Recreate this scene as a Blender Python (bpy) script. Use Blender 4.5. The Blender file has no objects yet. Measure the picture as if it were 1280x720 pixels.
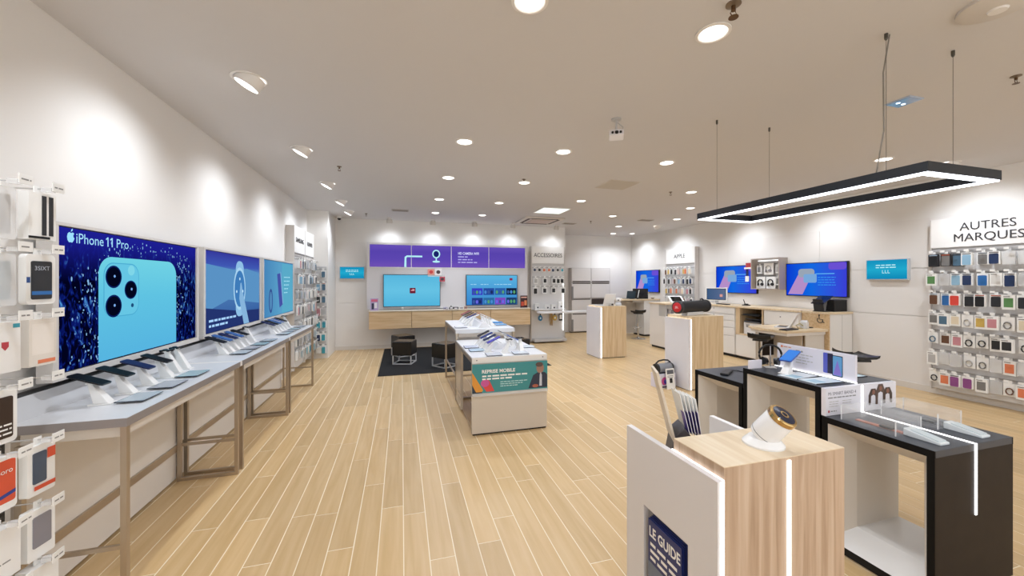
import bpy, bmesh, math, random
from mathutils import Matrix, Vector
random.seed(7)
scene = bpy.context.scene
COL = scene.collection
PI = math.pi

# ------------------------------------------------------------------ camera
CAM_H = 1.6; FPX = 480.0; HORIZON = 352.0
YAW = math.atan(138.0/480.0)
cd = bpy.data.cameras.new('camera'); cam = bpy.data.objects.new('camera', cd); COL.objects.link(cam)
cam.location = (0, 0, CAM_H); cam.rotation_euler = (PI/2, 0, -YAW)
cd.sensor_fit = 'HORIZONTAL'; cd.sensor_width = 36.0; cd.lens = 36.0*FPX/1280.0
cd.shift_y = -(360.0-HORIZON)/1280.0
cd.clip_start = 0.05
scene.camera = cam

# ------------------------------------------------------------------ world, exposure
w = bpy.data.worlds.new('world'); scene.world = w; w.use_nodes = True
w.node_tree.nodes['Background'].inputs[0].default_value = (0.96, 0.98, 1.0, 1)
w.node_tree.nodes['Background'].inputs[1].default_value = 1.6  # even white fill light, added through the open, unseen shop front
vs = scene.view_settings
vs.view_transform = 'Standard'; vs.look = 'None'; vs.gamma = 1.0; vs.use_curve_mapping = False
vs.exposure = 0.0
DOWN_W, SPOT_W, TRACK_W = 64.0, 58.0, 15.0
LAMP_COL = (0.905, 0.97, 1.06)

# ------------------------------------------------------------------ materials
def lin(h):
    h = h.lstrip('#'); v = [int(h[i:i+2], 16)/255.0 for i in (0, 2, 4)]
    return tuple(c/12.92 if c <= 0.04045 else ((c+0.055)/1.055)**2.4 for c in v)
MATS = {}
def mat(hexc, rough=0.5, metal=0.0, bump=0.0, spec=0.5, coat=0.0):
    k = ('p', hexc, rough, metal, bump, spec, coat)
    if k in MATS: return MATS[k]
    m = bpy.data.materials.new('m_%s_%d' % (hexc.strip('#'), len(MATS))); m.use_nodes = True
    nt = m.node_tree; b = nt.nodes['Principled BSDF']
    c = lin(hexc)
    b.inputs['Base Color'].default_value = (*c, 1)
    b.inputs['Roughness'].default_value = rough; b.inputs['Metallic'].default_value = metal
    b.inputs['Specular IOR Level'].default_value = spec; b.inputs['Coat Weight'].default_value = coat
    # slight procedural mottling so no surface is dead flat
    n = nt.nodes.new('ShaderNodeTexNoise'); n.inputs['Scale'].default_value = 9.0; n.inputs['Detail'].default_value = 3.0
    tc = nt.nodes.new('ShaderNodeTexCoord'); nt.links.new(tc.outputs['Object'], n.inputs['Vector'])
    mr = nt.nodes.new('ShaderNodeMapRange'); mr.inputs[3].default_value = max(0.02, rough-0.04); mr.inputs[4].default_value = min(1, rough+0.04)
    nt.links.new(n.outputs['Fac'], mr.inputs[0]); nt.links.new(mr.outputs[0], b.inputs['Roughness'])
    if bump:
        bp = nt.nodes.new('ShaderNodeBump'); bp.inputs['Strength'].default_value = bump; bp.inputs['Distance'].default_value = 0.002
        n.inputs['Scale'].default_value = 220.0
        nt.links.new(n.outputs['Fac'], bp.inputs['Height']); nt.links.new(bp.outputs[0], b.inputs['Normal'])
    MATS[k] = m; return m
def em(hexc, s=1.0):
    k = ('e', hexc, s)
    if k in MATS: return MATS[k]
    m = bpy.data.materials.new('e_%s_%d' % (hexc.strip('#'), len(MATS))); m.use_nodes = True
    nt = m.node_tree; nt.nodes.clear()
    e = nt.nodes.new('ShaderNodeEmission'); o = nt.nodes.new('ShaderNodeOutputMaterial')
    e.inputs[0].default_value = (*lin(hexc), 1); e.inputs[1].default_value = s
    nt.links.new(e.outputs[0], o.inputs[0]); MATS[k] = m; return m
def em_grad(name, stops, axis='Z', s=1.0, splash=False):
    """emissive screen picture: gradient along a generated axis (+ optional water splash speckle)"""
    m = bpy.data.materials.new(name); m.use_nodes = True
    nt = m.node_tree; nt.nodes.clear(); N = nt.nodes.new; L = nt.links.new
    e = N('ShaderNodeEmission'); o = N('ShaderNodeOutputMaterial'); e.inputs[1].default_value = s
    tc = N('ShaderNodeTexCoord'); sp = N('ShaderNodeSeparateXYZ'); L(tc.outputs['Generated'], sp.inputs[0])
    cr = N('ShaderNodeValToRGB'); L(sp.outputs[axis], cr.inputs[0])
    el = cr.color_ramp.elements
    while len(el) < len(stops): el.new(0.5)
    for q, (p, h) in zip(el, stops): q.position = p; q.color = (*lin(h), 1)
    out = cr.outputs[0]
    if splash:
        n1 = N('ShaderNodeTexNoise'); n1.inputs['Scale'].default_value = 15; n1.inputs['Detail'].default_value = 8; n1.inputs['Distortion'].default_value = 1.6
        mp = N('ShaderNodeMapping'); mp.inputs['Scale'].default_value = (1.7, 1, 0.75); L(tc.outputs['Object'], mp.inputs[0]); L(mp.outputs[0], n1.inputs['Vector'])
        r1 = N('ShaderNodeValToRGB'); L(n1.outputs['Fac'], r1.inputs[0])
        e1 = r1.color_ramp.elements; e1[0].position = .47; e1[0].color = (*lin('02031e'), 1); e1[1].position = .78; e1[1].color = (*lin('58a6ea'), 1)
        q = e1.new(.60); q.color = (*lin('0c1c74'), 1)
        # splash stays low and around the phone: fade with height
        mr = N('ShaderNodeMapRange'); mr.inputs[1].default_value = .62; mr.inputs[2].default_value = .92; L(sp.outputs['Z'], mr.inputs[0])
        mx = N('ShaderNodeMix'); mx.data_type = 'RGBA'; L(mr.outputs[0], mx.inputs[0]); L(r1.outputs[0], mx.inputs[6]); L(out, mx.inputs[7])
        out = mx.outputs[2]
    L(out, e.inputs[0]); L(e.outputs[0], o.inputs[0]); return m
def wood(name, c0, c1, c2, scale=(1, 1, 1), rough=.42, planks=False):
    m = bpy.data.materials.new(name); m.use_nodes = True
    nt = m.node_tree; b = nt.nodes['Principled BSDF']; N = nt.nodes.new; L = nt.links.new
    b.inputs['Roughness'].default_value = rough
    if planks:
        tc = N('ShaderNodeNewGeometry'); src = tc.outputs['Position']
    else:
        tc = N('ShaderNodeTexCoord'); src = tc.outputs['Object']
    mp = N('ShaderNodeMapping'); mp.inputs['Scale'].default_value = scale; L(src, mp.inputs[0])
    n = N('ShaderNodeTexNoise'); n.inputs['Scale'].default_value = 1; n.inputs['Detail'].default_value = 6; n.inputs['Distortion'].default_value = .6
    L(mp.outputs[0], n.inputs['Vector'])
    cr = N('ShaderNodeValToRGB'); L(n.outputs['Fac'], cr.inputs[0])
    el = cr.color_ramp.elements; el[0].position = .3; el[0].color = (*lin(c0), 1); el[1].position = .72; el[1].color = (*lin(c2), 1)
    q = el.new(.5); q.color = (*lin(c1), 1)
    out = cr.outputs[0]
    if planks:
        oi = N('ShaderNodeObjectInfo'); ad = N('ShaderNodeMath'); ad.operation = 'ADD'
        L(oi.outputs['Random'], ad.inputs[0]); L(tc.outputs['Random Per Island'], ad.inputs[1])
        fr = N('ShaderNodeMath'); fr.operation = 'FRACT'; L(ad.outputs[0], fr.inputs[0])
        mr = N('ShaderNodeMapRange'); mr.inputs[3].default_value = .90; mr.inputs[4].default_value = 1.07; L(fr.outputs[0], mr.inputs[0])
        hs = N('ShaderNodeHueSaturation'); L(mr.outputs[0], hs.inputs['Value']); L(out, hs.inputs['Color']); out = hs.outputs[0]
        # each plank shifts its own grain
        cx = N('ShaderNodeVectorMath'); cx.operation = 'ADD'
        cb = N('ShaderNodeCombineXYZ'); mu = N('ShaderNodeMath'); mu.operation = 'MULTIPLY'; mu.inputs[1].default_value = 40
        L(fr.outputs[0], mu.inputs[0]); L(mu.outputs[0], cb.inputs[1]); L(src, cx.inputs[0]); L(cb.outputs[0], cx.inputs[1]); L(cx.outputs[0], mp.inputs[0])
    L(out, b.inputs['Base Color'])
    bp = N('ShaderNodeBump'); bp.inputs['Strength'].default_value = .12; bp.inputs['Distance'].default_value = .001
    L(n.outputs['Fac'], bp.inputs['Height']); L(bp.outputs[0], b.inputs['Normal'])
    return m
def glassy(name, tint='ffffff', alpha=.12, rough=.05):
    m = bpy.data.materials.new(name); m.use_nodes = True
    b = m.node_tree.nodes['Principled BSDF']
    b.inputs['Base Color'].default_value = (*lin(tint), 1); b.inputs['Alpha'].default_value = alpha; b.inputs['Roughness'].default_value = rough
    return m
WHITE = mat('ece8e4', .38); WALLP = mat('e9e6e2', .75, bump=.08); PANEL = mat('e6e2de', .5); CEIL = mat('d5d2d1', .9)
TOPGREY = mat('d6d7da', .3); EDGEGREY = mat('8d8684', .35); CREAM = mat('d8cfc4', .5)
STEEL = mat('b8aa98', .35, .85); CHROME = mat('d5d5d5', .15, 1.0); BLACK = mat('0b0b0d', .35); BLACKM = mat('101012', .7)
DARK = mat('26262a', .5); BROWN = mat('1d1410', .5, 0, 0, .25); CHAR = mat('3c4048', .42); GREY = mat('8d8b8a', .5); LGREY = mat('bdbbb9', .45)
SILVER = mat('d6d2ce', .35); PAPER = mat('f2f1ee', .6); NAVY = mat('1b2557', .4)
OAK = wood('oak_panel', 'c9ac86', 'd6bd98', 'e2cdac', (26, 26, 1.6))
OAKH = wood('oak_panel_horizontal', 'c7a67c', 'd5b68d', 'e0c6a0', (1.6, 26, 26))
OAKT = wood('oak_top', 'd3ba94', 'dfc9a7', 'e8d6b8', (2.2, 30, 30))
OAKD = wood('oak_display', 'a98c72', 'bfa389', 'cfb79f', (34, 34, 1.5))
PLANK = wood('floor_plank', 'c3a373', 'caab7d', 'd0b387', (22, 1.5, 1), rough=.36, planks=True)
GROUT = mat('efe4cc', .7)
ACRYL = glassy('acrylic', 'ffffff', .10); CLEARP = glassy('clear_plastic', 'f4f4f4', .45, .15)
LED = em('ffffff', 3.2); LEDSOFT = em('ffffff', 2.2)

# ------------------------------------------------------------------ mesh builder
class MB:
    def __init__(s): s.v = []; s.f = []
    def add(s, vs, fs, M=None):
        o = len(s.v)
        for p in vs:
            p = Vector(p)
            if M is not None: p = M @ p
            s.v.append(tuple(p))
        for f in fs: s.f.append(tuple(i+o for i in f))
        return s
    def box(s, x0, x1, y0, y1, z0, z1, M=None):
        vs = [(x, y, z) for z in (z0, z1) for y in (y0, y1) for x in (x0, x1)]
        return s.add(vs, [(0, 2, 3, 1), (4, 5, 7, 6), (0, 1, 5, 4), (2, 6, 7, 3), (0, 4, 6, 2), (1, 3, 7, 5)], M)
    def prism(s, poly, y0, y1, M=None):
        """poly in (x,z), counter-clockwise seen from -y, extruded from y0 (front) to y1"""
        n = len(poly)
        vs = [(x, y0, z) for x, z in poly]+[(x, y1, z) for x, z in poly]
        fs = [tuple(range(n)), tuple(range(2*n-1, n-1, -1))]+[(i, n+i, n+(i+1) % n, (i+1) % n) for i in range(n)]
        return s.add(vs, fs, M)
    def face(s, poly, y, M=None):
        return s.add([(x, y, z) for x, z in poly], [tuple(range(len(poly)))], M)
    def lathe(s, prof, seg=24, M=None, caps=True):
        vs = []; fs = []; n = len(prof)
        for i in range(seg):
            a = 2*PI*i/seg
            for r, z in prof: vs.append((r*math.cos(a), r*math.sin(a), z))
        for i in range(seg):
            j = (i+1) % seg
            for k in range(n-1): fs.append((i*n+k, j*n+k, j*n+k+1, i*n+k+1))
        if caps:
            if prof[0][0] > 1e-6: fs.append(tuple(i*n for i in range(seg-1, -1, -1)))
            if prof[-1][0] > 1e-6: fs.append(tuple(i*n+n-1 for i in range(seg)))
        return s.add(vs, fs, M)
    def cyl(s, p0, p1, r0, r1=None, seg=14):
        p0 = Vector(p0); p1 = Vector(p1); d = p1-p0
        M = Matrix.Translation(p0) @ d.to_track_quat('Z', 'Y').to_matrix().to_4x4()
        return s.lathe([(r0, 0), (r0 if r1 is None else r1, d.length)], seg, M)
    def tube(s, pts, r, seg=8, closed=False):
        pts = [Vector(p) for p in pts]; n = len(pts); vs = []; fs = []
        up = Vector((0, 0, 1))
        for i, p in enumerate(pts):
            a = pts[(i-1) % n] if (closed or i > 0) else p
            b = pts[(i+1) % n] if (closed or i < n-1) else p
            d = (b-a).normalized()
            x = d.cross(up)
            if x.length < 1e-3: x = d.cross(Vector((1, 0, 0)))
            x.normalize(); y = x.cross(d)
            for k in range(seg):
                t = 2*PI*k/seg; vs.append(p+(x*math.cos(t)+y*math.sin(t))*r)
        for i in range(n if closed else n-1):
            j = (i+1) % n
            for k in range(seg): fs.append((i*seg+k, i*seg+(k+1) % seg, j*seg+(k+1) % seg, j*seg+k))
        if not closed:
            fs.append(tuple(range(seg-1, -1, -1))); fs.append(tuple((n-1)*seg+k for k in range(seg)))
        return s.add(vs, fs)
    def mesh(s, name, bevel=0.0, smooth=False):
        me = bpy.data.meshes.new(name); me.from_pydata(s.v, [], s.f); me.update()
        bm = bmesh.new(); bm.from_mesh(me)
        bmesh.ops.recalc_face_normals(bm, faces=bm.faces)
        if bevel:
            es = [e for e in bm.edges if len(e.link_faces) == 2 and e.calc_face_angle(0) > .6]
            bmesh.ops.bevel(bm, geom=es, offset=bevel, segments=2, affect='EDGES', profile=.6, clamp_overlap=True)
        bm.to_mesh(me); bm.free()
        if smooth:
            for p in me.polygons: p.use_smooth = True
            try: me.set_sharp_from_angle(angle=math.radians(38))
            except Exception: pass
        return me
    def build(s, name, m, parent=None, bevel=0.0, smooth=False):
        o = bpy.data.objects.new(name, s.mesh(name, bevel, smooth))
        o.data.materials.append(m); COL.objects.link(o)
        if parent is not None: o.parent = parent
        return o
def tag(o, label, cat, group=None):
    o['label'] = label; o['category'] = cat
    if group: o['group'] = group
    return o
def thing(name, label, cat, loc=(0, 0, 0), rz=0.0, group=None):
    o = bpy.data.objects.new(name, None); COL.objects.link(o); o.empty_display_size = .05
    o.location = loc; o.rotation_euler = (0, 0, rz)
    return tag(o, label, cat, group)
def structure(o): o['kind'] = 'structure'; return o
def rrect(x0, x1, z0, z1, r, n=4):
    r = min(r, (x1-x0)/2-1e-4, (z1-z0)/2-1e-4); p = []
    for cx, cz, a in ((x1-r, z0+r, -PI/2), (x1-r, z1-r, 0), (x0+r, z1-r, PI/2), (x0+r, z0+r, PI)):
        for i in range(n+1): t = a+PI/2*i/n; p.append((cx+r*math.cos(t), cz+r*math.sin(t)))
    return p
def ell(cx, cz, rx, rz, n=28, a0=0.0, a1=2*PI):
    return [(cx+rx*math.cos(a0+(a1-a0)*i/n), cz+rz*math.sin(a0+(a1-a0)*i/n)) for i in range(n)]
def rect(x0, x1, z0, z1): return [(x0, z0), (x1, z0), (x1, z1), (x0, z1)]
def flat(name, poly, y, m, parent): return MB().face(poly, y).build(name, m, parent)
def RX(a): return Matrix.Rotation(a, 4, 'X')
def RY(a): return Matrix.Rotation(a, 4, 'Y')
def RZ(a): return Matrix.Rotation(a, 4, 'Z')
def TR(x, y, z): return Matrix.Translation((x, y, z))
FONTC = {}
def text(name, s, size, m, parent, x=0, y=0, z=0, align='CENTER', M=None, bold=0.0, width=None, extrude=0.0):
    """lettering in the local x-z plane, facing -y"""
    k = (s, size, align, bold, extrude)
    if k not in FONTC:
        c = bpy.data.curves.new('t', 'FONT'); c.body = s; c.size = size; c.align_x = align; c.offset = bold; c.extrude = extrude; c.resolution_u = 3
        t = bpy.data.objects.new('t', c); COL.objects.link(t)
        bpy.context.view_layer.update()
        dg = bpy.context.evaluated_depsgraph_get()
        me = bpy.data.meshes.new_from_object(t.evaluated_get(dg)); bpy.data.objects.remove(t)
        FONTC[k] = me
    me = FONTC[k].copy(); me.name = name
    R = TR(x, y, z) @ RX(PI/2)
    if width:
        xs = [v.co.x for v in me.vertices]; R = R @ Matrix.Diagonal((width/(max(xs)-min(xs)), 1, 1, 1))
    if M is not None: R = M @ R
    me.transform(R); me.materials.clear(); me.materials.append(m)
    o = bpy.data.objects.new(name, me); COL.objects.link(o); o.parent = parent
    return o
def scribble(name, x, z, w_, h, m, parent, y, seed=0):
    """one line of small unreadable print, as word-length strokes"""
    r = random.Random(seed); b = MB(); q = x
    while q < x+w_-h:
        l = min(r.uniform(2, 6)*h, x+w_-q); b.face(rect(q, q+l, z, z+h), y); q += l+h*.8
    return b.build(name, m, parent)
ORD = ['first', 'second', 'third', 'fourth', 'fifth', 'sixth', 'seventh', 'eighth', 'ninth', 'tenth', 'eleventh', 'twelfth']

# ------------------------------------------------------------------ room shell
XL, XR, YB, YR, ZC, YF = -1.88, 7.35, 9.70, 11.20, 3.08, -3.0
floor = structure(MB().box(XL-.1, XR+.15, YF, YR+.1, -.08, -.0008).build('floor', GROUT))
# planks: the biggest in view are separate, the rest one field
PW, PLN = .145, 1.2
def in_view(x, y):
    s, c = math.sin(YAW), math.cos(YAW)
    d = x*s+y*c
    if d < .3: return False
    u = (x*c-y*s)/d
    return abs(u) < 1.42 and CAM_H/d < 372/480.0*1.15
cells = []
i0 = int(math.floor((XL-.02)/PW))-1
for i in range(i0, int(XR/PW)+2):
    off = random.uniform(0, PLN); x0 = .012+i*PW
    if x0+PW < XL or x0 > XR: continue
    y = YF-off
    while y < YR:
        y0, y1 = max(y, YF), min(y+PLN, YR)
        if y1-y0 > .05: cells.append((max(x0, XL), min(x0+PW, XR), y0, y1))
        y += PLN
def cellkey(c):
    cx, cy = (c[0]+c[1])/2, (c[2]+c[3])/2
    near = in_view(cx, cy) or in_view(cx, c[3]) or in_view(cx, c[2])
    full = abs((c[1]-c[0])-PW) < 1e-4 and abs((c[3]-c[2])-PLN) < 1e-4
    return (0 if near and full else 1, math.hypot(cx, cy))
cells.sort(key=cellkey)
def plank_geo(b, x0, x1, y0, y1, g=.0028):
    b.box(x0+g, x1-g, y0+g, y1-g, -.012, 0.0)
pm = MB(); plank_geo(pm, -PW/2, PW/2, -PLN/2, PLN/2)
pmesh = pm.mesh('plank'); pmesh.materials.append(PLANK)
for c in cells[:300]:
    o = bpy.data.objects.new('plank', pmesh); COL.objects.link(o); o.parent = floor
    o.location = ((c[0]+c[1])/2, (c[2]+c[3])/2, 0)
rest = MB()
for c in cells[300:]: plank_geo(rest, *c)
ro = rest.build('plank_field', PLANK, floor); ro['kind'] = 'stuff'
structure(MB().box(XL-.1, XR+.15, YF, YR+.1, ZC, ZC+.1).build('ceiling', CEIL))
wl = structure(MB().box(XL-.1, XL, YF, YB, -.02, ZC+.01).build('wall_left', WALLP))
structure(MB().box(XL, -1.48, 8.79, YB+.05, 0, ZC).build('wall_corner', WALLP))
def panel_wall(name, mapf, length0, length1, step, z_rows, top):
    """plaster base with separate cladding panels; mapf(l0,l1,z0,z1,d0,d1)->box args"""
    b = structure(MB().box(*mapf(length0, length1, -.02, ZC+.01, 0.012, .12)).build(name, WALLP))
    l = length0
    while l < length1-.05:
        l1 = min(l+step, length1)
        for z0, z1 in zip(z_rows[:-1], z_rows[1:]):
            MB().box(*mapf(l+.003, l1-.003, z0+.005, z1-.005, 0, .02)).build('panel', PANEL, b)
        l = l1
    return b
panel_wall('wall_back', lambda a, b, z0, z1, d0, d1: (a, b, YB+d0, YB+d1, z0, z1), -1.48, 4.3, 1.445, [0.0, 1.1, 1.81, 2.53], ZC)
structure(MB().box(4.22, 4.3, YB, YR+.1, -.02, ZC+.01).build('wall_partition', WALLP))
panel_wall('wall_rear', lambda a, b, z0, z1, d0, d1: (a, b, YR+d0, YR+d1, z0, z1), 4.3, XR+.1, 1.575, [0.0, 1.1, 1.81, 2.53], ZC)
panel_wall('wall_right', lambda a, b, z0, z1, d0, d1: (XR+d0, XR+d1, a, b, z0, z1), YF, YR+.1, 2.05, [0.0, 1.09, 1.80, 2.53], ZC)
MBs = MB().box(XR-.012, XR, YF, YR, 0, .09); structure(MBs.build('baseboard_right', mat('d9d3cc', .5)))
structure(MB().box(-1.48, 4.3, YB-.012, YB, 0, .09).build('baseboard_back', mat('d9d3cc', .5)))

# ------------------------------------------------------------------ ceiling fittings
def spot(name, parent, loc, aim, watts, size, blend, rad):
    l = bpy.data.lights.new(name, 'SPOT'); l.energy = watts; l.color = LAMP_COL; l.spot_size = size; l.spot_blend = blend; l.shadow_soft_size = rad
    o = bpy.data.objects.new(name, l); COL.objects.link(o); o.parent = parent; o.location = loc
    o.rotation_euler = Vector(aim).to_track_quat('-Z', 'Y').to_euler(); return o
DL = [(.64, 4.04), (1.77, 4.04), (3.17, 4.06), (.64, 5.5), (1.76, 5.46), (.65, 6.99), (1.76, 7.0), (.70, 8.39), (1.73, 8.4), (3.16, 6.41),
      (4.60, 5.28), (5.58, 6.43), (4.58, 7.7), (5.59, 9.1), (6.26, 10.5), (6.83, 10.36), (6.27, 7.67), (5.6, 3.22), (1.78, 1.865), (.65, 1.92),
      (3.17, -.6), (.65, -.6), (5.6, .2), (-.4, -1.9), (2.4, -1.9), (5.0, -1.9)]
dl_where = ['above the front end of the island table', 'above the aisle right of the island table', 'above the aisle before the far end of the pendant lamp', 'above the rear half of the island table',
            'beside the sprinkler over the island table', 'over the near edge of the black rug', 'over the aisle beside the black rug', 'over the middle of the black rug', 'over the rug near the air conditioner',
            'past the pale ceiling hatch', 'beyond the pendant lamp, nearer of two in line', 'beyond the pendant lamp, farther of two in line', 'above the oak plinth with the laptop', 'above the back service desk',
            'in the rear recess by the cupboard', 'in the rear recess by the side wall', 'above the long service counter', 'seen just past the hanging wires of the pendant', 'large bright one beside the brass sprinkler', 'at the front of the shop over the aisle',
            ] + ['over the shop entrance']*6
def downlight(x, y, where, i):
    g = 'entrance downlights' if where == 'over the shop entrance' else None
    t = thing('downlight', 'round white recessed downlight '+where, 'ceiling light', (x, y, ZC), 0, g)
    MB().lathe([(.098, 0), (.098, -.006), (.082, -.009), (.076, -.004), (.074, 0)], 28, None, False).build('trim_ring', WHITE, t, smooth=True)
    MB().lathe([(.0, -.004), (.074, -.004)], 28, None, False).build('lens', em('fffaf2', 6.0), t)
    spot('lamp', t, (0, 0, -.02), (0, 0, -1), DOWN_W, math.radians(150), .8, .07)
for i, (x, y) in enumerate(DL): downlight(x, y, dl_where[i], i)
def gimbal(x, y, aim, label, watts, group=None):
    """round recessed spot with a swivelled can"""
    t = thing('gimbal_spotlight', label, 'ceiling light', (x, y, ZC), 0, group)
    MB().lathe([(.115, 0), (.115, -.006), (.10, -.008), (.092, 0)], 28, None, False).build('trim_ring', WHITE, t, smooth=True)
    a = Vector(aim).normalized(); M = TR(0, 0, -.022) @ a.to_track_quat('-Z', 'Y').to_matrix().to_4x4()
    MB().lathe([(.088, .05), (.088, -.035), (.078, -.037)], 28, M, False).build('can', WHITE, t, smooth=True)
    MB().lathe([(0, -.033), (.079, -.033)], 28, M, False).build('lens', em('ffffff', 8.0), t)
    spot('lamp', t, tuple(M @ Vector((0, 0, -.06))), a, watts, math.radians(118), 1.0, .06)
for y, wh in zip((3.22, 4.76, 6.31, 7.63, 8.7), ('above the first left-hand wall screen', 'above the second left-hand wall screen', 'above the third left-hand wall screen', 'above the corner accessory racks', 'nearest the dome camera in the back corner')):
    gimbal(-1.07, y, (-.5, 0, -1), 'tilted recessed wall-washer spotlight '+wh, SPOT_W)
for y in (1.6, 0.0): gimbal(-1.07, y, (-.5, 0, -1), 'tilted recessed wall-washer spotlight over the shop entrance end of the left wall', SPOT_W, 'entrance wall washers')
for y, wh in zip((8.75, 6.6, 5.0, 3.1), ('above the far right-hand case rack', 'above the headphone board on the right wall', 'above the wall screen over the accessible desk', 'above the large rack on the right wall')):
    gimbal(6.55, y, (.5, 0, -1), 'tilted recessed wall-washer spotlight '+wh, SPOT_W)
gimbal(6.55, 1.2, (.5, 0, -1), 'tilted recessed wall-washer spotlight over the entrance end of the right wall', SPOT_W)
for x, wh in zip((-.27, .72, 1.73, 2.71, 3.9), ('left end of the purple light box', 'second purple light-box panel', 'third purple light-box panel', 'right end of the purple light box', 'accessories rack')):
    t = thing('track_spotlight', 'small round white surface spotlight above the '+wh, 'ceiling light', (x, 9.33, ZC))
    MB().lathe([(.06, 0), (.06, -.012), (.02, -.014), (.02, -.04)], 18, None, True).build('mount', WHITE, t, smooth=True)
    M = TR(0, .02, -.075) @ Vector((0, .25, -1)).to_track_quat('-Z', 'Y').to_matrix().to_4x4()
    MB().lathe([(.0, .045), (.055, .045), (.07, 0), (.07, -.045), (.058, -.045)], 20, M, False).build('head', mat('d8d2ca', .4), t, smooth=True)
    MB().lathe([(0, -.04), (.058, -.04)], 20, M, False).build('lens', em('ffffff', 6.0), t)
    spot('lamp', t, (0, .04, -.15), (0, .22, -1), TRACK_W, math.radians(140), 1.0, .08)
def sprinkler(x, y, label, big=False):
    t = thing('sprinkler', label, 'sprinkler', (x, y, ZC)); k = .95 if big else .72
    BR = mat('6b5138', .35, .8)
    MB().lathe([(.04*k, 0), (.04*k, -.006), (.018*k, -.012)], 18).build('escutcheon', mat('8a7a68', .35, .6), t, smooth=True)
    MB().cyl((0, 0, -.012), (0, 0, -.04*k), .012*k).build('body', BR, t, smooth=True)
    b = MB()
    for s in (-1, 1): b.tube([(s*.012*k, 0, -.038*k), (s*.022*k, 0, -.055*k), (s*.004, 0, -.075*k)], .003*k, 6)
    b.build('yoke', BR, t)
    MB().lathe([(.0, -.074*k), (.026*k, -.074*k), (.026*k, -.078*k), (0, -.078*k)], 16, None, False).build('deflector', BR, t)
for a in ((-.77, 5.36, 'dark sprinkler head near the left wall spotlights'), (1.7, 5.29, 'dark sprinkler head over the island table'), (4.27, 5.37, 'dark sprinkler head between the pendant lamp and the ceiling hatch'),
          (-.74, 8.9, 'small dark sprinkler head near the back left corner'), (4.25, 1.654, 'dark sprinkler head beyond the pendant wires'), (4.45, 8.5, 'small dark sprinkler head past the air conditioner')): sprinkler(*a)
sprinkler(1.70, 1.641, 'brass sprinkler head beside the large bright downlight', True)
# dome camera
t = thing('dome_camera', 'small white dome camera with a black eye in the back left corner', 'camera', (-1.36, 9.45, ZC))
MB().lathe([(.055, 0), (.055, -.03), (.045, -.045)], 20).build('housing', WHITE, t, smooth=True)
MB().lathe([(.042, -.045), (.036, -.068), (.02, -.082), (0, -.088)], 18, None, False).build('lens', BLACK, t, smooth=True)
# air conditioner cassette
t = thing('air_conditioner', 'white square cassette air conditioner with brown air slots', 'air conditioner', (3.18, 8.68, ZC))
MB().box(-.48, .48, -.44, .44, -.035, 0).build('housing', mat('ddd5cc', .5), t, bevel=.03)
MB().box(-.27, .27, -.25, .25, -.05, -.034).build('grille', mat('c9b3a8', .5), t, bevel=.008)
for k in range(4):
    M = RZ(k*PI/2)
    MB().box(-.33, .33, -.39, -.33, -.041, -.033, M).build('air_slot', mat('4a3a30', .6), t)
# lit panel, hatch, vents, square lens panel
t = thing('ceiling_light_panel', 'bright square light panel beside the air conditioner', 'ceiling light', (3.0, 7.44, ZC))
MB().box(-.31, .31, -.31, .31, -.012, 0).build('frame', WHITE, t, bevel=.004)
MB().box(-.28, .28, -.28, .28, -.016, -.011).build('diffuser', em('eef6f0', 1.3), t)
t = thing('ceiling_hatch', 'pale grey square hatch flush in the ceiling', 'hatch', (3.17, 5.2, ZC))
MB().box(-.25, .25, -.25, .25, -.006, 0).build('frame', mat('cfc8bf', .8), t); MB().box(-.235, .235, -.235, .235, -.01, -.005).build('lid', mat('c6bfb5', .85), t)
for x, y, lb in ((-.03, 8.3, 'grey slotted ceiling vent near the back left corner'), (5.65, 8.0, 'grey slotted ceiling vent above the service counters'), (4.1, 9.0, 'grey slotted ceiling vent behind the air conditioner')):
    t = thing('ceiling_vent', lb, 'vent', (x, y, ZC))
    MB().box(-.17, .17, -.1, .1, -.008, 0).build('frame', mat('b9b2a8', .7), t)
    for k in range(4): MB().box(-.15, .15, -.08+k*.045, -.055+k*.045, -.012, -.007).build('slat', mat('9c948a', .7), t)
t = thing('square_ceiling_light', 'bluish square twin-lamp panel behind the pendant wires', 'ceiling light', (3.96, 2.14, ZC))
MB().box(-.085, .085, -.085, .085, -.008, 0).build('frame', mat('b9c4d6', .3), t)
MB().box(-.076, .076, -.076, .076, -.011, -.007).build('pane', mat('a9bfe0', .1, .3), t)
for s in (-1, 1): MB().lathe([(0, -.0125), (.014, -.0125)], 16, TR(s*.032, .02, 0), False).build('lamp_lens', em('e8f4ff', 3.0), t)
t = thing('smoke_detector', 'round white ceiling disc at the front right of the shop', 'smoke detector', (3.05, 1.25, ZC))
MB().lathe([(.15, 0), (.15, -.015), (.12, -.03), (0, -.035)], 28, None, False).build('cover', mat('d6d0ca', .6), t, smooth=True)
MB().lathe([(.04, -.033), (.035, -.042), (0, -.044)], 18, None, False).build('sensor', WHITE, t, smooth=True)
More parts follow.
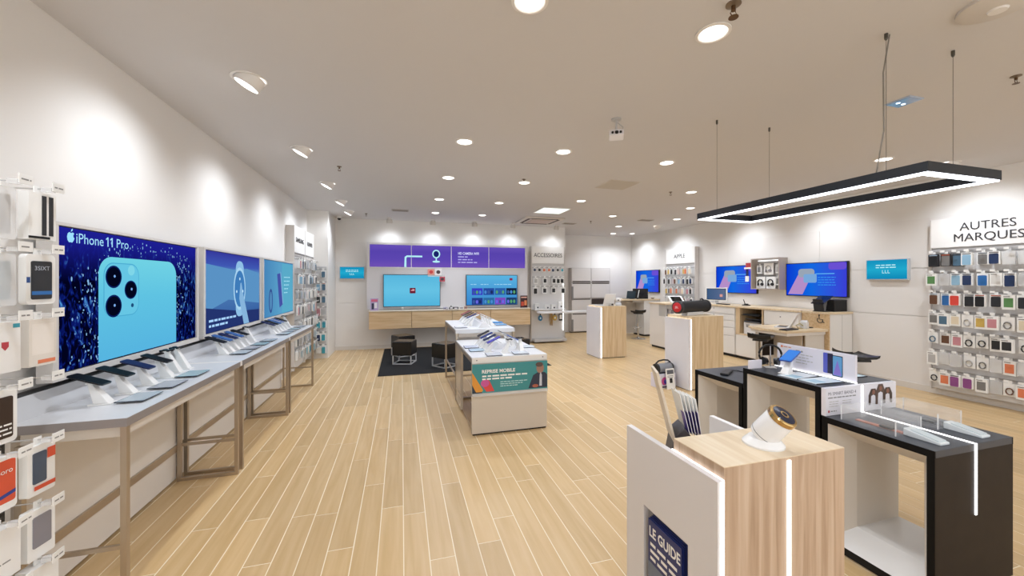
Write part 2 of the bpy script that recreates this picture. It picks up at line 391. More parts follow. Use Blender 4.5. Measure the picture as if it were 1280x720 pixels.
# ceiling-hung sensor camera
t = thing('people_counter', 'white ceiling-hung camera box with three black lenses', 'camera', (1.88, 3.1, ZC), -.5)
MB().lathe([(.045, 0), (.045, -.01), (.018, -.014)], 18).build('mount_plate', LGREY, t, smooth=True)
MB().tube([(0, 0, -.01), (0, 0, -.10)], .009, 8).build('stem', LGREY, t)
MB().tube([(.01, 0, -.03), (.06, .02, -.07), (.055, .0, -.13)], .006, 8).build('cable', LGREY, t)
M = TR(0, 0, -.15) @ RX(math.radians(-25))
MB().box(-.064, .064, -.045, .035, -.032, .034, M).build('housing', mat('e4e2e6', .4), t, bevel=.012)
for x, r in ((-.034, .010), (.002, .016), (.036, .010)):
    MB().cyl(M @ Vector((x, -.045, -.008)), M @ Vector((x, -.056, -.008)), r).build('lens', BLACK, t)
# pendant lamp
PX0, PX1, PY0, PY1, PZ = 2.76, 3.42, 1.386, 3.09, 2.26
t = thing('pendant_lamp', 'black rectangular pendant frame with white light along its underside', 'pendant lamp', (PX0, PY0, PZ))
LX, LY = PX1-PX0, PY1-PY0; W = .055; HH = .062; PB = mat('141a24', .45)
for nm, a in (('long_bar', (0, W, 0, LY)), ('long_bar', (LX-W, LX, 0, LY)), ('end_bar', (W, LX-W, 0, W)), ('end_bar', (W, LX-W, LY-W, LY))):
    MB().box(*a, -HH+.006, 0).build(nm, PB, t)
    c = .006
    q = (a[0]+c, a[1]-c, a[2]+c, a[3]-c) if nm == 'long_bar' else (a[0]-.006, a[1]+.006, a[2]+c, a[3]-c)
    MB().box(*q, -HH-.002, -HH+.006).build('light_strip', em('f4f8ff', 6.0), t)
for x, y in ((.02, .2), (LX-.02, .2), (.02, 1.48), (LX-.02, 1.48)):
    MB().cyl((x, y, 0), (x, y, ZC-PZ), .0015, seg=6).build('suspension_wire', mat('77726c', .5, .5), t)
    MB().lathe([(.009, 0), (.009, -.03), (.004, -.04)], 12, TR(x, y, ZC-PZ)).build('ceiling_cup', mat('5c5850', .4, .5), t)
MB().tube([(.02, .25, 0), (.035, .22, .25), (.03, .22, .6), (.05, .2, ZC-PZ)], .004, 6).build('power_cable', mat('8a857e', .6), t)

# ------------------------------------------------------------------ wall screens
L_, R_, B_ = PI/2, -PI/2, 0.0          # facing rotations: left wall, right wall, back wall
TEALTXT = em('bfeff4', 1.0)
def wall_screen(name, label, loc, rz, wd, ht, scr, depth=.05, bez=.012, frame=BLACK, outer=0.0, outer_m=None, lean=0.0, group=None):
    """loc = bottom centre of the screen on the wall; local x right, y into wall"""
    t = thing(name, label, 'screen', loc, rz, group)
    MB().box(-wd/2-bez, wd/2+bez, -depth, -.002, -bez, ht+bez).build('housing', frame, t, bevel=.003)
    if outer:
        b = MB(); o = outer
        b.box(-wd/2-bez-o, wd/2+bez+o, -depth-.012, -.001, ht+bez, ht+bez+o*.55); b.box(-wd/2-bez-o, wd/2+bez+o, -depth-.012, -.001, -bez-o, -bez)
        b.box(-wd/2-bez-o, -wd/2-bez, -depth-.012, -.001, -bez, ht+bez); b.box(wd/2+bez, wd/2+bez+o, -depth-.012, -.001, -bez, ht+bez)
        b.build('surround', outer_m, t, bevel=.002)
    s = MB().box(-wd/2, wd/2, -depth-.002, -depth+.001, 0, ht).build('display', scr, t)
    return t, s, -depth-.003
def emtv(*a): return em_grad(*a)
SW, SH = 1.42, .785
NAVYBOT = em_grad('scr_phone', [(0, '03041c'), (.5, '0a1264'), (1, '1d1f92')], 'Z', 1.0, True)
t, s, y = wall_screen('wall_screen', 'large wall screen showing a turquoise phone back amid water splashes', (-1.80+.05-.07, 3.34, 1.11), L_, SW, SH, NAVYBOT, .06, .006, BLACK, .035, SILVER)
def on(Yv, Zv): return Yv-3.34, Zv-1.11
PH = em_grad('scr_phone_back', [(0, '56b4e0'), (.6, '5fc3e2'), (1, '70d2e4')], 'Z')
x0, z1 = on(2.915, 1.755); x1, _ = on(3.745, 0)
ph = rrect(x0, x1, .004-.12, z1, .11, 8); ph = [(a, max(.004, b)) for a, b in ph]
flat('phone_picture', ph, y, PH, s)
cx0, cz1 = on(2.955, 1.72); cx1, cz0 = on(3.285, 1.375)
flat('camera_island_rim', rrect(cx0, cx1, cz0, cz1, .08, 8), y-.0006, em('4aa9d0'), s)
flat('camera_island', rrect(cx0+.006, cx1-.006, cz0+.006, cz1-.006, .075, 8), y-.0012, em('66c6e4'), s)
for (a, b, r) in ((3.04, 1.63, .072), (3.2, 1.545, .062), (3.04, 1.445, .072)):
    a, b = on(a, b)
    flat('lens_picture', ell(a, b, r, r), y-.002, em('0b1c5c'), s); flat('lens_picture', ell(a, b, r*.86, r*.86), y-.0025, em('03061c'), s); flat('lens_glint', ell(a+.006, b+.004, .009, .009, 10), y-.003, em('7fb0f0'), s)
a, b = on(3.205, 1.675); flat('flash_picture', ell(a, b, .034, .034), y-.002, em('7fd6e8'), s)
a, b = on(3.215, 1.44); flat('microphone_picture', ell(a, b, .014, .014, 12), y-.002, em('1a4a78'), s)
# white/cyan splash drops as flat print
r = random.Random(3); dp = MB()
for i in range(230):
    side = r.random()
    if side < .38: yy = 2.92-abs(r.gauss(0, .10)); zz = r.uniform(1.13, 1.68)
    elif side < .68: yy = 3.75+abs(r.gauss(0, .09)); zz = r.uniform(1.25, 1.76)
    else:
        yy = r.uniform(2.9, 3.98); zz = 1.77+.06*math.sin((yy-2.9)*3)+r.gauss(0, .025)
    a, b = on(yy, zz); q = r.uniform(.0015, .006)
    if abs(a) < SW/2-.02 and .01 < b < SH-.02: dp.face(ell(a, b, q*r.uniform(.6, 1.2), q*r.uniform(.8, 2.4), 7), y-.0003)
dp.build('splash_picture', em('8fc4f2', .9), s)['kind'] = 'stuff'
ax, az = on(2.69, 1.815)
AP = [(0, .012), (.010, .001), (.020, .003), (.030, .001), (.040, .014), (.044, .024), (.037, .032), (.037, .042), (.043, .049), (.034, .055), (.022, .051), (.011, .055), (.001, .047), (-.003, .030)]
flat('logo', [(ax+p*1.05, az+q*1.05) for p, q in AP], y-.001, em('9fe0ff'), s)
flat('logo', [(ax+.022, az+.060), (ax+.026, az+.074), (ax+.036, az+.080), (ax+.033, az+.067)], y-.001, em('9fe0ff'), s)
LT = em('a8e2ff')
text('lettering', 'iPhone', .082, LT, s, ax+.055, y-.001, az+.002, 'LEFT', width=.205)
for k in range(2):
    o1 = ax+.285+k*.036
    flat('numeral', [(o1+.012, az+.002), (o1+.021, az+.002), (o1+.021, az+.060), (o1+.013, az+.060), (o1, az+.050), (o1, az+.041), (o1+.012, az+.049)], y-.001, LT, s)
text('lettering', 'Pro', .082, LT, s, ax+.372, y-.001, az+.002, 'LEFT')
# screen 2: wrist with watch
SCR2 = em_grad('scr_watch', [(0, '1a2a66'), (.22, '3c66a6'), (.75, '5a8cc0'), (.83, '4058b4'), (1, '35389c')], 'Z')
t, s, y = wall_screen('wall_screen', 'large wall screen showing a wrist wearing a smart watch', (-1.82, 4.93, 1.11), L_, SW, SH, SCR2, .06, .006, BLACK, .035, SILVER)
flat('arm_picture', [(-.7, .20), (-.2, .30), (.7, .22), (.7, .60), (.3, .64), (-.1, .62), (-.7, .66)], y, em('5a92c4'), s)
flat('dark_band', [(-.7, .0), (.7, .0), (.7, .14), (.1, .16), (-.7, .24)], y-.0004, em('24346e'), s)
flat('strap_picture', rrect(-.02, .20, .10, .72, .09, 6), y-.0008, em('8fbfe6'), s)
flat('watch_rim', ell(.085, .41, .165, .24), y-.0012, em('a9d4f0'), s); flat('watch_face', ell(.085, .41, .14, .205), y-.0016, em('3f7cba'), s)
flat('hand_picture', [(.07, .30), (.10, .47), (.13, .48), (.19, .33), (.36, .0), (.20, .0)], y-.002, em('86b4dc'), s)
for q in ((.085, .52), (-.0, .38), (.17, .38)): flat('icon', ell(q[0], q[1], .016, .016, 12), y-.0024, em('c8ecff'), s)
for k in range(2): scribble('caption', -.64, .10-.05*k, .62-.2*k, .022, em('a9d4ff'), s, y-.0026, 30+k)
# screen 3: phone and band
SCR3 = em_grad('scr_band', [(0, '4684b8'), (.5, '5a9fc8'), (1, '4e86c0')], 'X')
t, s, y = wall_screen('wall_screen', 'large wall screen showing a slim phone and an oval band', (-1.82, 6.51, 1.11), L_, SW, SH, SCR3, .06, .006, BLACK, .035, SILVER)
flat('panel_tint', rect(.1, .7, .01, .77), y, em('5aaac8'), s)
flat('phone_picture', [(-.02, .10), (.14, .14), (.02, .62), (-.14, .60)], y-.0005, em('4654a4'), s)
flat('phone_edge', [(.14, .14), (.16, .16), (.04, .64), (.02, .62)], y-.0008, em('8ec2e6'), s)
flat('band_picture', ell(-.42, .22, .085, .17), y-.0005, em('35508e'), s); flat('band_hole', ell(-.42, .22, .055, .13), y-.0009, em('5288b8'), s)
for k in range(5): scribble('caption', .2, .55-.06*k, .35-.04*k, .014, em('a9e4f4'), s, y-.001, 40+k)

def teal_screen(label, loc, rz, wd, ht):
    t, s, y = wall_screen('small_screen', label, loc, rz, wd, ht, em_grad('scr_teal_%d' % len(MATS), [(0, '0f86b4'), (.5, '20a8cc'), (1, '1590bc')], 'Z'), .06, .012, mat('c8ccd0', .4))
    MATS[label] = 1
    for k in range(2): scribble('caption', -wd*.26, ht*(.70-.12*k), wd*.52, ht*.05, TEALTXT, s, y, 50+k)
    for k in range(3): MB().face(rect(-.05+k*.036, -.05+k*.036+.007, ht*.3, ht*.47), y).face(rect(-.05+k*.036, -.022+k*.036, ht*.3, ht*.33), y).build('symbol', TEALTXT, s)
teal_screen('small turquoise wall screen beside the purple light box', (-1.11, 9.70, 1.675), B_, .52, .265)
teal_screen('small turquoise wall screen beside the large right-hand rack', (XR, 4.16, 1.64), R_, .52, .30)
def blue_tv(label, Yc, z0, wd, ht):
    t, s, y = wall_screen('wall_screen', label, (XR, Yc, z0), R_, wd, ht, em_grad('scr_blue_%d' % int(Yc*100), [(0, '0a3ad0'), (.45, '1268e0'), (1, '3a3fd4')], 'X'), .05, .014)
    k = wd/1.06
    flat('hand_picture', [(-.50*k, .02), (-.22*k, .02), (-.06*k, .36*k), (-.10*k, .46*k), (-.27*k, .45*k)], y, em('b48ec6'), s)
    flat('fingertip_picture', rrect(-.30*k, .0, .34*k, .50*k, .06, 5), y-.0004, em('98a4b4'), s)
    flat('fingertip_picture', rrect(-.2*k, .04*k, .24*k, .40*k, .03, 5), y-.0008, em('7aa8d8'), s)
    flat('corner_shape', rrect(.24*k, .53*k, .47*k, ht, .05, 4), y, em('6a4fd2'), s)
    flat('headline', rect(.02*k, .34*k, .395*k, .41*k), y-.001, em('62b4f4'), s)
    for q in range(4): scribble('caption', .06*k, (.33-.045*q)*k, .3*k, .012, em('3c9cf0'), s, y-.001, 60+q)
blue_tv('blue wall screen behind the desktop monitor on the service counter', 7.0, 1.35, 1.08, .60)
blue_tv('blue wall screen above the accessible desk', 5.25, 1.34, 1.06, .60)
blue_tv('blue wall screen over the back service desk', 10.28, 1.29, 1.12, .65)

# ------------------------------------------------------------------ hanging packs
def pack(label, name, P, kind, col, rng, group, wd, ht, tilt=0.0, par=None):
    """P: world location (x,y,z) of the hang hole, rz of the rack; local front is -y"""
    loc, rz = P
    t = thing(name, label, 'phone case' if kind in ('case', 'clear') else 'package', loc, rz+tilt, group)
    d = .018
    card = PAPER if kind != 'dark' else mat('2c2c30', .5)
    if kind == 'clear':
        MB().prism(rrect(-wd/2, wd/2, -ht+.02, -.02, .012), -d, d, None).build('blister', CLEARP, t)
        MB().prism(rrect(-wd*.4, wd*.4, -ht+.035, -.045, .012), -d*.5, d*.5).build('case', mat(col, .35), t)
    elif kind == 'box':
        MB().box(-wd/2, wd/2, -d*1.2, d*1.2, -ht+.01, -.02).build('box', PAPER, t)
        MB().box(-wd*.36, wd*.36, -d*1.2-.002, -d*1.2+.001, -ht*.82, -ht*.28).build('picture', mat(col, .4), t)
        MB().box(-wd*.4, wd*.1, -d*1.2-.002, -d*1.2+.001, -ht*.22, -ht*.17).build('print', GREY, t)
    elif kind == 'cable':
        MB().box(-wd/2, wd/2, -.004, .004, -ht+.02, -.02).build('card', PAPER, t)
        MB().tube([(wd*.28*math.cos(a), -.012, -ht*.6+ht*.2*math.sin(a)) for a in [2*PI*i/12 for i in range(12)]], .007, 6, True).build('coil', mat(col, .5), t)
    else:
        MB().prism(rrect(-wd/2, wd/2, -ht+.015, -.02, .012), -d*.8, d*.8).build('card', card, t)
        MB().prism(rrect(-wd*.38, wd*.38, -ht*.90, -ht*.24, .012), -d*.8-.006, -d*.8+.002).build('case', mat(col, .32), t)
        if rng.random() < .7: MB().box(-wd*.38, wd*.38, -d*.8-.003, -d*.8+.001, -ht*.20, -ht*.14).build('print', mat(rng.choice(['6c6a6a', '9fb4c8', 'b05a40', '55606c']), .5), t)
    MB().prism([(-.016, -.022), (.016, -.022), (.016, .012), (-.016, .012)], -.002, .002).build('hang_tab', CLEARP if kind == 'clear' else PAPER, t)
    return t
COLN = {'1c1d20': 'black', '2b2d31': 'charcoal', '24365c': 'navy', '2f6fb4': 'blue', '8fb6cf': 'light blue', 'b8b6b4': 'pale grey', 'd8473a': 'red', 'e0805a': 'orange', 'c98a92': 'pink',
        'cfae5a': 'golden', '7c7a78': 'grey', 'dcdad6': 'white', '3f9db0': 'teal', '8a4a86': 'purple', '5a8a52': 'green', '6b4a36': 'brown', 'e4d6bc': 'cream', '4f6f86': 'slate blue'}
def rack(name, label, loc, rz, wd, z_top, z_sign, z_low, sign, rows, ncol, spec, depth=.07, hook=.16, tsize=.13, back=mat('d8d6d5', .45), side=mat('d3cdc8', .45), where='', frame_w=.02, sides=True, seed=1, group='', text_w=None, text_dx=0.0, skip=(), only=None, pw=.085, ph=.19):
    """wall rack: loc on wall at floor level, centre of width. rows: list of hook heights. spec(row,col,rng)->(kind,color)"""
    t = thing(name, label, 'display rack', loc, rz)
    MB().box(-wd/2+frame_w*.9, wd/2-frame_w*.9, -depth, -.001, z_low, z_sign).build('back_panel', back, t)
    if sides:
        for s in (-1, 1):
            MB().box(s*wd/2-(frame_w if s > 0 else 0), s*wd/2+(0 if s > 0 else frame_w), -depth-.031, -.001, max(0, z_low-.02), z_top).build('side_panel', side, t)
    if sign is not None:
        sp = MB().box(-wd/2+frame_w, wd/2-frame_w, -depth-.03, -.001, z_sign, z_top).build('sign_panel', mat('f1efec', .35), t)
        lines = sign.split('\n'); n = len(lines); zc = z_sign+(z_top-z_sign)*.5
        for i, ln in enumerate(lines):
            text('lettering', ln, tsize, mat('3c3b3e', .5), sp, text_dx, -depth-.033, zc+(n-1)*tsize*.48-i*tsize*.98-tsize*.36, 'CENTER', bold=0.0, width=(text_w[i] if text_w else None), extrude=.002)
    if z_sign > rows[0]+.04: MB().box(-wd/2+frame_w, wd/2-frame_w, -depth-.012, -depth+.001, z_sign-.05, z_sign-.015).build('top_rail', mat('c9c7c6', .3, .4), t)
    rng = random.Random(seed)
    step = (wd-2*frame_w)/ncol
    R = Matrix.Translation(loc) @ RZ(rz)
    for i, z in enumerate(rows):
        MB().box(-wd/2+frame_w, wd/2-frame_w, -depth-.008, -depth+.001, z-.008, z+.012).build('rail', mat('b5b3b2', .3, .5), t)
        for j in range(ncol):
            if (i, j) in skip: continue
            x = -wd/2+frame_w+(j+.5)*step
            hk = MB().tube([(x, -depth, z+.004), (x, -depth-hook, z+.004), (x, -depth-hook-.012, z+.014)], .003, 5).build('hook', CHROME, t)
            MB().box(x-.022, x+.022, -depth-hook-.014, -depth-hook-.010, z-.002, z+.026).build('price_tag', PAPER, hk)
            sp_ = spec(i, j, rng)
            if sp_ is None: continue
            kind, col = sp_[:2]; w2 = sp_[2] if len(sp_) > 2 else pw; h2 = sp_[3] if len(sp_) > 3 else ph
            w2 = min(w2, step*.92)
            nm = {'case': 'phone_case_pack', 'clear': 'clear_case_pack', 'box': 'accessory_box', 'cable': 'cable_pack', 'dark': 'dark_case_pack'}[kind]
            word = {'case': '%s phone case on white card', 'clear': '%s phone case in clear blister', 'box': 'white accessory box with %s picture', 'cable': '%s cable coil on white card', 'dark': '%s phone case on dark card'}[kind] % COLN[col]
            lb = '%s, %s hook, %s row, %s' % (word, ORD[j], ORD[i] if i else 'top', where)
            dy = rng.uniform(.35, .95)*hook
            P = R @ Vector((x+rng.uniform(-.004, .004), -depth-dy, z))
            pack(lb, nm, (tuple(P), rz), kind, col, rng, group, w2, h2+rng.uniform(-.01, .01), rng.uniform(-.06, .06))
    return t

# big rack on the right wall
def sp_autres(i, j, r):
    T = [[('dark', '1c1d20'), ('dark', '7c7a78'), ('dark', '4f6f86'), ('case', '8fb6cf'), ('case', '7c7a78'), ('case', '24365c'), ('clear', 'dcdad6')],
         [('box', '5a8a52'), ('clear', 'b8b6b4'), ('case', '8fb6cf'), ('case', '24365c'), ('case', '2f6fb4'), ('box', 'dcdad6'), ('case', '24365c')],
         [('case', '6b4a36'), ('case', '2f6fb4'), ('case', 'd8473a'), ('case', '2b2d31'), ('case', '1c1d20'), ('case', '2b2d31'), ('box', '5a8a52')],
         [('box', '7c7a78'), ('box', '4f6f86'), ('box', 'e4d6bc'), ('cable', 'b8b6b4'), ('box', 'cfae5a'), ('box', 'c98a92'), ('cable', '7c7a78')],
         [('cable', '4f6f86'), ('box', '6b4a36'), ('box', 'c98a92'), ('cable', '1c1d20'), ('cable', '2b2d31'), ('box', '2b2d31'), ('box', '2b2d31')],
         [('box', 'b8b6b4'), ('clear', 'dcdad6'), ('clear', 'b8b6b4'), ('cable', 'b8b6b4'), ('cable', '7c7a78'), ('clear', 'dcdad6'), ('box', 'e0805a')],
         [('cable', '1c1d20'), ('box', 'e0805a'), ('case', '8a4a86'), ('case', '8a4a86'), ('box', '7c7a78'), ('clear', 'b8b6b4'), ('cable', '6b4a36')]]
    row = T[i]; k, c = row[j] if j < len(row) else r.choice(row)
    return k, c, .108, .20
rack('wall_rack', 'large white wall rack of hanging packs under a two-line lettered sign', (XR-.02, 3.08, 0), R_, 1.07, 2.47, 2.07, .10, 'AUTRES\nMARQUES', [2.0-.272*i for i in range(7)], 9, sp_autres,
     depth=.06, where='large right rack', group='packs on the large right-hand rack', seed=11, tsize=.15, text_w=(.50, .62), frame_w=.012, back=mat('d8d6d5', .4), hook=.14, text_dx=.02)
# case rack on right wall, far
CC = ['1c1d20', 'd8473a', 'e0805a', 'cfae5a', '24365c', 'e4d6bc', '7c7a78', 'c98a92', '8fb6cf', '2b2d31', 'dcdad6', '6b4a36']
rack('wall_rack', 'white wall rack of colourful phone cases between two blue screens', (XR-.02, 8.73, 0), R_, 1.17, 2.50, 2.09, 1.0, 'APPLE', [1.97, 1.71, 1.45, 1.19], 8, lambda i, j, r: ('case' if r.random() < .8 else 'clear', r.choice(CC)),
     depth=.08, where='far case rack', group='packs on the far right-hand case rack', seed=5, tsize=.16, frame_w=.03, back=mat('c9c8c8', .4), hook=.13)
# corner racks on the left wall
C2 = ['b8b6b4', 'dcdad6', '4f6f86', '24365c', '7c7a78', '2b2d31', 'c98a92', '8fb6cf']
C3 = ['3f9db0', '24365c', 'dcdad6', '3f9db0', 'b8b6b4', '2b2d31']
zr = [2.0, 1.73, 1.46, 1.20, .92, .66, .42]
def sp_sam(i, j, r): return ('case' if r.random() < .7 else 'clear', r.choice(C2 if i < 4 else C3), .085, .19)
rack('wall_rack', 'first white corner rack of phone packs after the wall screens', (XL, 7.655, 0), L_, .76, 2.56, 2.10, .10, 'SAMSUNG', zr, 6, sp_sam, depth=.10, where='first corner rack', group='packs on the first corner rack', seed=21, tsize=.12, hook=.13, frame_w=.02)
rack('wall_rack', 'second white corner rack of phone packs beside the corner pier', (XL, 8.415, 0), L_, .745, 2.56, 2.10, .10, 'HUAWEI', zr, 6, sp_sam, depth=.10, where='second corner rack', group='packs on the second corner rack', seed=22, tsize=.115, hook=.13, frame_w=.02)
rack('pier_rack', 'narrow pack rack on the face of the corner pier', (-1.60, 8.79, 0), B_, .21, 1.95, 1.92, .10, None, [1.85-.26*i for i in range(7)], 2, sp_sam, depth=.02, where='narrow pier rack', group='packs on the narrow pier rack', seed=23, hook=.09, frame_w=.006, sides=False)
# accessories rack at the back
def sp_acc(i, j, r):
    if i == 0: return ('box', ['24365c', '1c1d20', 'e0805a', 'e0805a', '24365c', '2b2d31', '3f9db0'][j % 7], .09, .12)
    if i == 1: return ('box', '1c1d20' if j != 0 else 'b8b6b4', .11, .19) if j % 2 == 0 or j > 4 else None
    if i == 2: return ('case' if j == 0 else 'box', '1c1d20', .12, .2) if j in (0, 2, 4, 6) else None
    return None
t = rack('wall_rack', 'white lit accessory rack with grey side posts at the end of the back wall', (3.745, YB-.02, 0), B_, .95, 2.53, 2.08, .04, 'ACCESSOIRES', [1.97, 1.72, 1.47], 7, sp_acc, depth=.10, where='back accessory rack', group='packs on the back accessory rack', seed=31, tsize=.15, hook=.12, frame_w=.025, text_w=(.80,))
MB().box(-.45, .45, -.34, -.10, .04, .10).build('plinth', LGREY, t); MB().box(.43, .45, -.13, -.115, .3, 1.6).build('light_strip', LED, t)
sh = MB().box(-.45, .45, -.36, -.10, .855, .875).build('shelf', mat('dedcda', .3), t)
for x, h, c, nm, lb in ((-.36, .15, 'dcdad6', 'boxed_gadget', 'small white gadget box with black dot at the left of the rack shelf'), (-.08, .12, 'dcdad6', 'boxed_gadget', 'low white gadget box in the middle of the rack shelf'),
                        (.10, .12, 'dcdad6', 'boxed_gadget', 'white gadget box with dark spot right of the low one'), (.30, .19, 'e9e7e4', 'boxed_gadget', 'tallest white gadget box on the rack shelf')):
    q = thing(nm, lb, 'package', (3.745+x, YB-.26, .875)); MB().box(-.06, .06, -.04, .04, 0, h).build('box', mat(c, .4), q, bevel=.004)
    flat('picture', ell(.015, h*.35, .022, .022, 16), -.0412, mat('1c1d20', .4), q)
for x, c, lb, sh_ in ((-.24, '2f7fb0', 'blue camera gadget hanging low on the accessory rack', 0), (.06, 'b08a4a', 'amber cable bundle hanging low on the accessory rack', 1), (.17, 'cfae5a', 'yellow charger pack hanging low on the accessory rack', 0), (.34, '1c1d20', 'black framed pack hanging low on the accessory rack', 2)):
    q = thing('hanging_gadget', lb, 'package', (3.745+x, YB-.2, .80))
    MB().tube([(0, .08, 0), (0, -.01, 0)], .003, 5).build('hook', CHROME, q)
    if sh_ == 1:
        for k in range(3): MB().tube([(-.03+.03*k, 0, -.005), (-.045+.03*k, -.01, -.2), (-.02+.03*k, -.01, -.36), (0+.02*k, 0, -.2), (-.01+.02*k, 0, -.02)], .009, 6).build('cable', mat(c, .5), q)
    elif sh_ == 0:
        MB().prism(ell(0, -.16, .055, .075, 16), -.02, .02).build('body', mat(c, .4), q); MB().prism(rrect(-.015, .015, -.09, 0, .004), -.004, .004).build('strap', DARK, q); flat('eye', ell(0, -.16, .02, .025, 12), -.0205, mat('e4f0f4', .3), q)
    else:
        MB().box(-.05, .05, -.012, .012, -.24, -.02).build('card', BLACK, q); MB().box(-.035, .035, -.014, -.011, -.2, -.08).build('picture', PAPER, q); MB().box(-.012, .012, -.004, .004, -.02, .005).build('hang_tab', PAPER, q)

# near rack on the left wall, at the entrance end
NR = thing('entrance_rack', 'near white wall rack of phone packs beside the first display counter', 'display rack', (XL, 1.80, 0), L_)
MB().box(-.62, .50, -.05, -.001, .05, 2.3).build('back_panel', mat('d6d2cd', .4), NR)
MB().box(.49, .51, -.09, -.001, 0, 2.3).build('side_panel', LGREY, NR)
ROWZ = [2.01, 1.735, 1.455, 1.175, .90, .62, .37, .13]
spec_n = {  # (row, column): kind, card colour, case colour, words
    (0, 0): ('clear', 'b8b6b4', 'clear pack with pale film'), (0, 1): ('strips', '2b2d31', 'white box with two black strips'),
    (1, 0): ('clear', '9fb0b8', 'clear pack with grey-blue film'), (1, 1): ('frame', '2b2d31', 'white framed dark phone case with blue foot band'),
    (2, 0): ('box', 'dcdad6', 'white box with a small red shield'), (2, 1): ('peach', 'dcd0c4', 'pale box with orange foot stripe'),
    (3, 0): ('frame', '3a2a20', 'white framed brown phone case with print'),
    (4, 0): ('orange', 'd8573a', 'red-orange pack with blue stripe'), (4, 1): ('phone', '4a5668', 'white pack showing a slim phone and red patches'),
    (5, 0): ('box', 'dcdad6', 'thick white box in the lower rows'), (5, 1): ('phone', '8a8890', 'white box with a grey phone picture'),
    (6, 0): ('box', 'e9e7e4', 'white box by the floor'), (6, 1): ('box', 'e4e0da', 'cream box by the floor')}
for i, z in enumerate(ROWZ[:7]):
    for j, yc in enumerate((2.06, 2.215)):
        lx = yc-1.80
        hk = MB().tube([(lx, -.05, z), (lx, -.385, z), (lx, -.40, z+.012)], .0035, 6).build('hook', CHROME, NR)
        MB().box(lx-.03, lx+.03, -.404, -.400, z-.012, z+.028).build('price_tag', PAPER, hk)
        scribble('tag_print', lx-.022, z+.004, .044, .006, GREY, hk, -.4045, i*2+j)
        MB().box(lx-.012, lx+.012, -.385, -.35, z-.012, z+.006).build('hook_end', CLEARP, hk)
        if (i, j) not in spec_n: continue
        kind, c, words = spec_n[(i, j)]
        dy = .33 if j else .31
        q = thing('hanging_pack', words+' hanging on the near entrance rack', 'package', (XL+dy, yc, z), L_-.12, 'packs on the near entrance rack')
        W, H = .058, .235
        MB().prism(rect(-.016, .016, -.03, .012), -.002, .002).build('hang_tab', PAPER, q)
        if kind == 'clear':
            MB().prism(rrect(-W, W, -H, -.02, .012), -.015, .015).build('blister', CLEARP, q); MB().box(-W*.8, W*.8, -.006, .006, -H*.9, -.05).build('film', mat(c, .3), q)
        elif kind == 'strips':
            MB().box(-W, W, -.02, .02, -H+.01, -.02).build('box', PAPER, q)
            for k in range(2): MB().box(-.004+k*.03, .014+k*.03, -.0225, -.019, -H+.03, -.03).build('strip', mat(c, .4), q)
            MB().box(-W, W*.5, -.0225, -.019, -H+.014, -H+.024).build('foot_band', BLACK, q)
        elif kind == 'frame':
            MB().prism(rrect(-W-.004, W+.004, -H, -.015, .018, 5), -.014, .014).build('card', PAPER, q); MB().prism(rrect(-W*.74, W*.74, -H+.022, -.045, .008), -.018, -.012).build('case', mat(c, .35), q)
            if i == 1:
                flat('foot_band', rect(-W*.74, W*.74, -H+.042, -H+.058), -.0185, mat('2f6fb4', .4), q); flat('side_label', rect(-W-.002, -W*.78, -.14, -.115), -.0145, mat('2c4f8c', .4), q)
                text('lettering', '3SIXT', .026, mat('b8c0cc', .4), q, 0, -.0187, -.085)
            else:
                for k in range(3): scribble('print', -W*.66, -H+.035+k*.018, W*1.3, .007, PAPER, q, -.0187, k)
        elif kind == 'peach':
            MB().box(-W, W, -.022, .022, -H+.01, -.02).build('box', mat('e6dfd6', .4), q); flat('window', rect(-W*.8, W*.8, -H+.06, -.04), -.0225, mat('efe8e0', .3), q); flat('foot_stripe', rect(-W*.4, W*.9, -H+.02, -H+.036), -.0225, mat('e0805a', .5), q)
        elif kind == 'orange':
            MB().prism(rrect(-W-.006, W+.006, -H, -.015, .014), -.012, .012).build('card', PAPER, q); flat('front', rrect(-W, W, -H+.03, -.03, .01), -.0125, mat(c, .45), q)
            flat('stripe', [(-W, -H+.04), (W, -H+.06), (W, -H+.075), (-W, -H+.055)], -.013, mat('2a3f8f', .4), q); text('lettering', 'tooro', .03, PAPER, q, .012, -.0132, -.085)
        elif kind == 'phone':
            MB().prism(rrect(-W, W, -H, -.02, .008), -.016, .016).build('card', PAPER, q); MB().prism(rrect(-W*.66, W*.3 if i == 4 else W*.66, -H+.05, -.05, .006), -.02, -.015).build('phone_picture', mat(c, .35), q)
            if i == 4:
                for k in range(2): flat('red_patch', rect(W*.34 if k == 0 else -W*.6, W*.95, -.09 if k == 0 else -H+.022, -.045 if k == 0 else -H+.04), -.0205, mat('d8573a', .5), q)
        else:
            MB().box(-W, W, -.03, .03, -H+.01, -.02).build('box', mat('efedea', .4), q)
            if i == 2: flat('red_shield', [(-.012, -.10), (.014, -.10), (.014, -.12), (.001, -.135), (-.012, -.12)], -.0305, mat('b8404a', .5), q); flat('teal_corner', rect(W*.5, W*.95, -.045, -.028), -.0305, mat('3f9db0', .4), q)
            else: scribble('print', -W*.7, -.16, W*1.2, .006, GREY, q, -.0305, i)

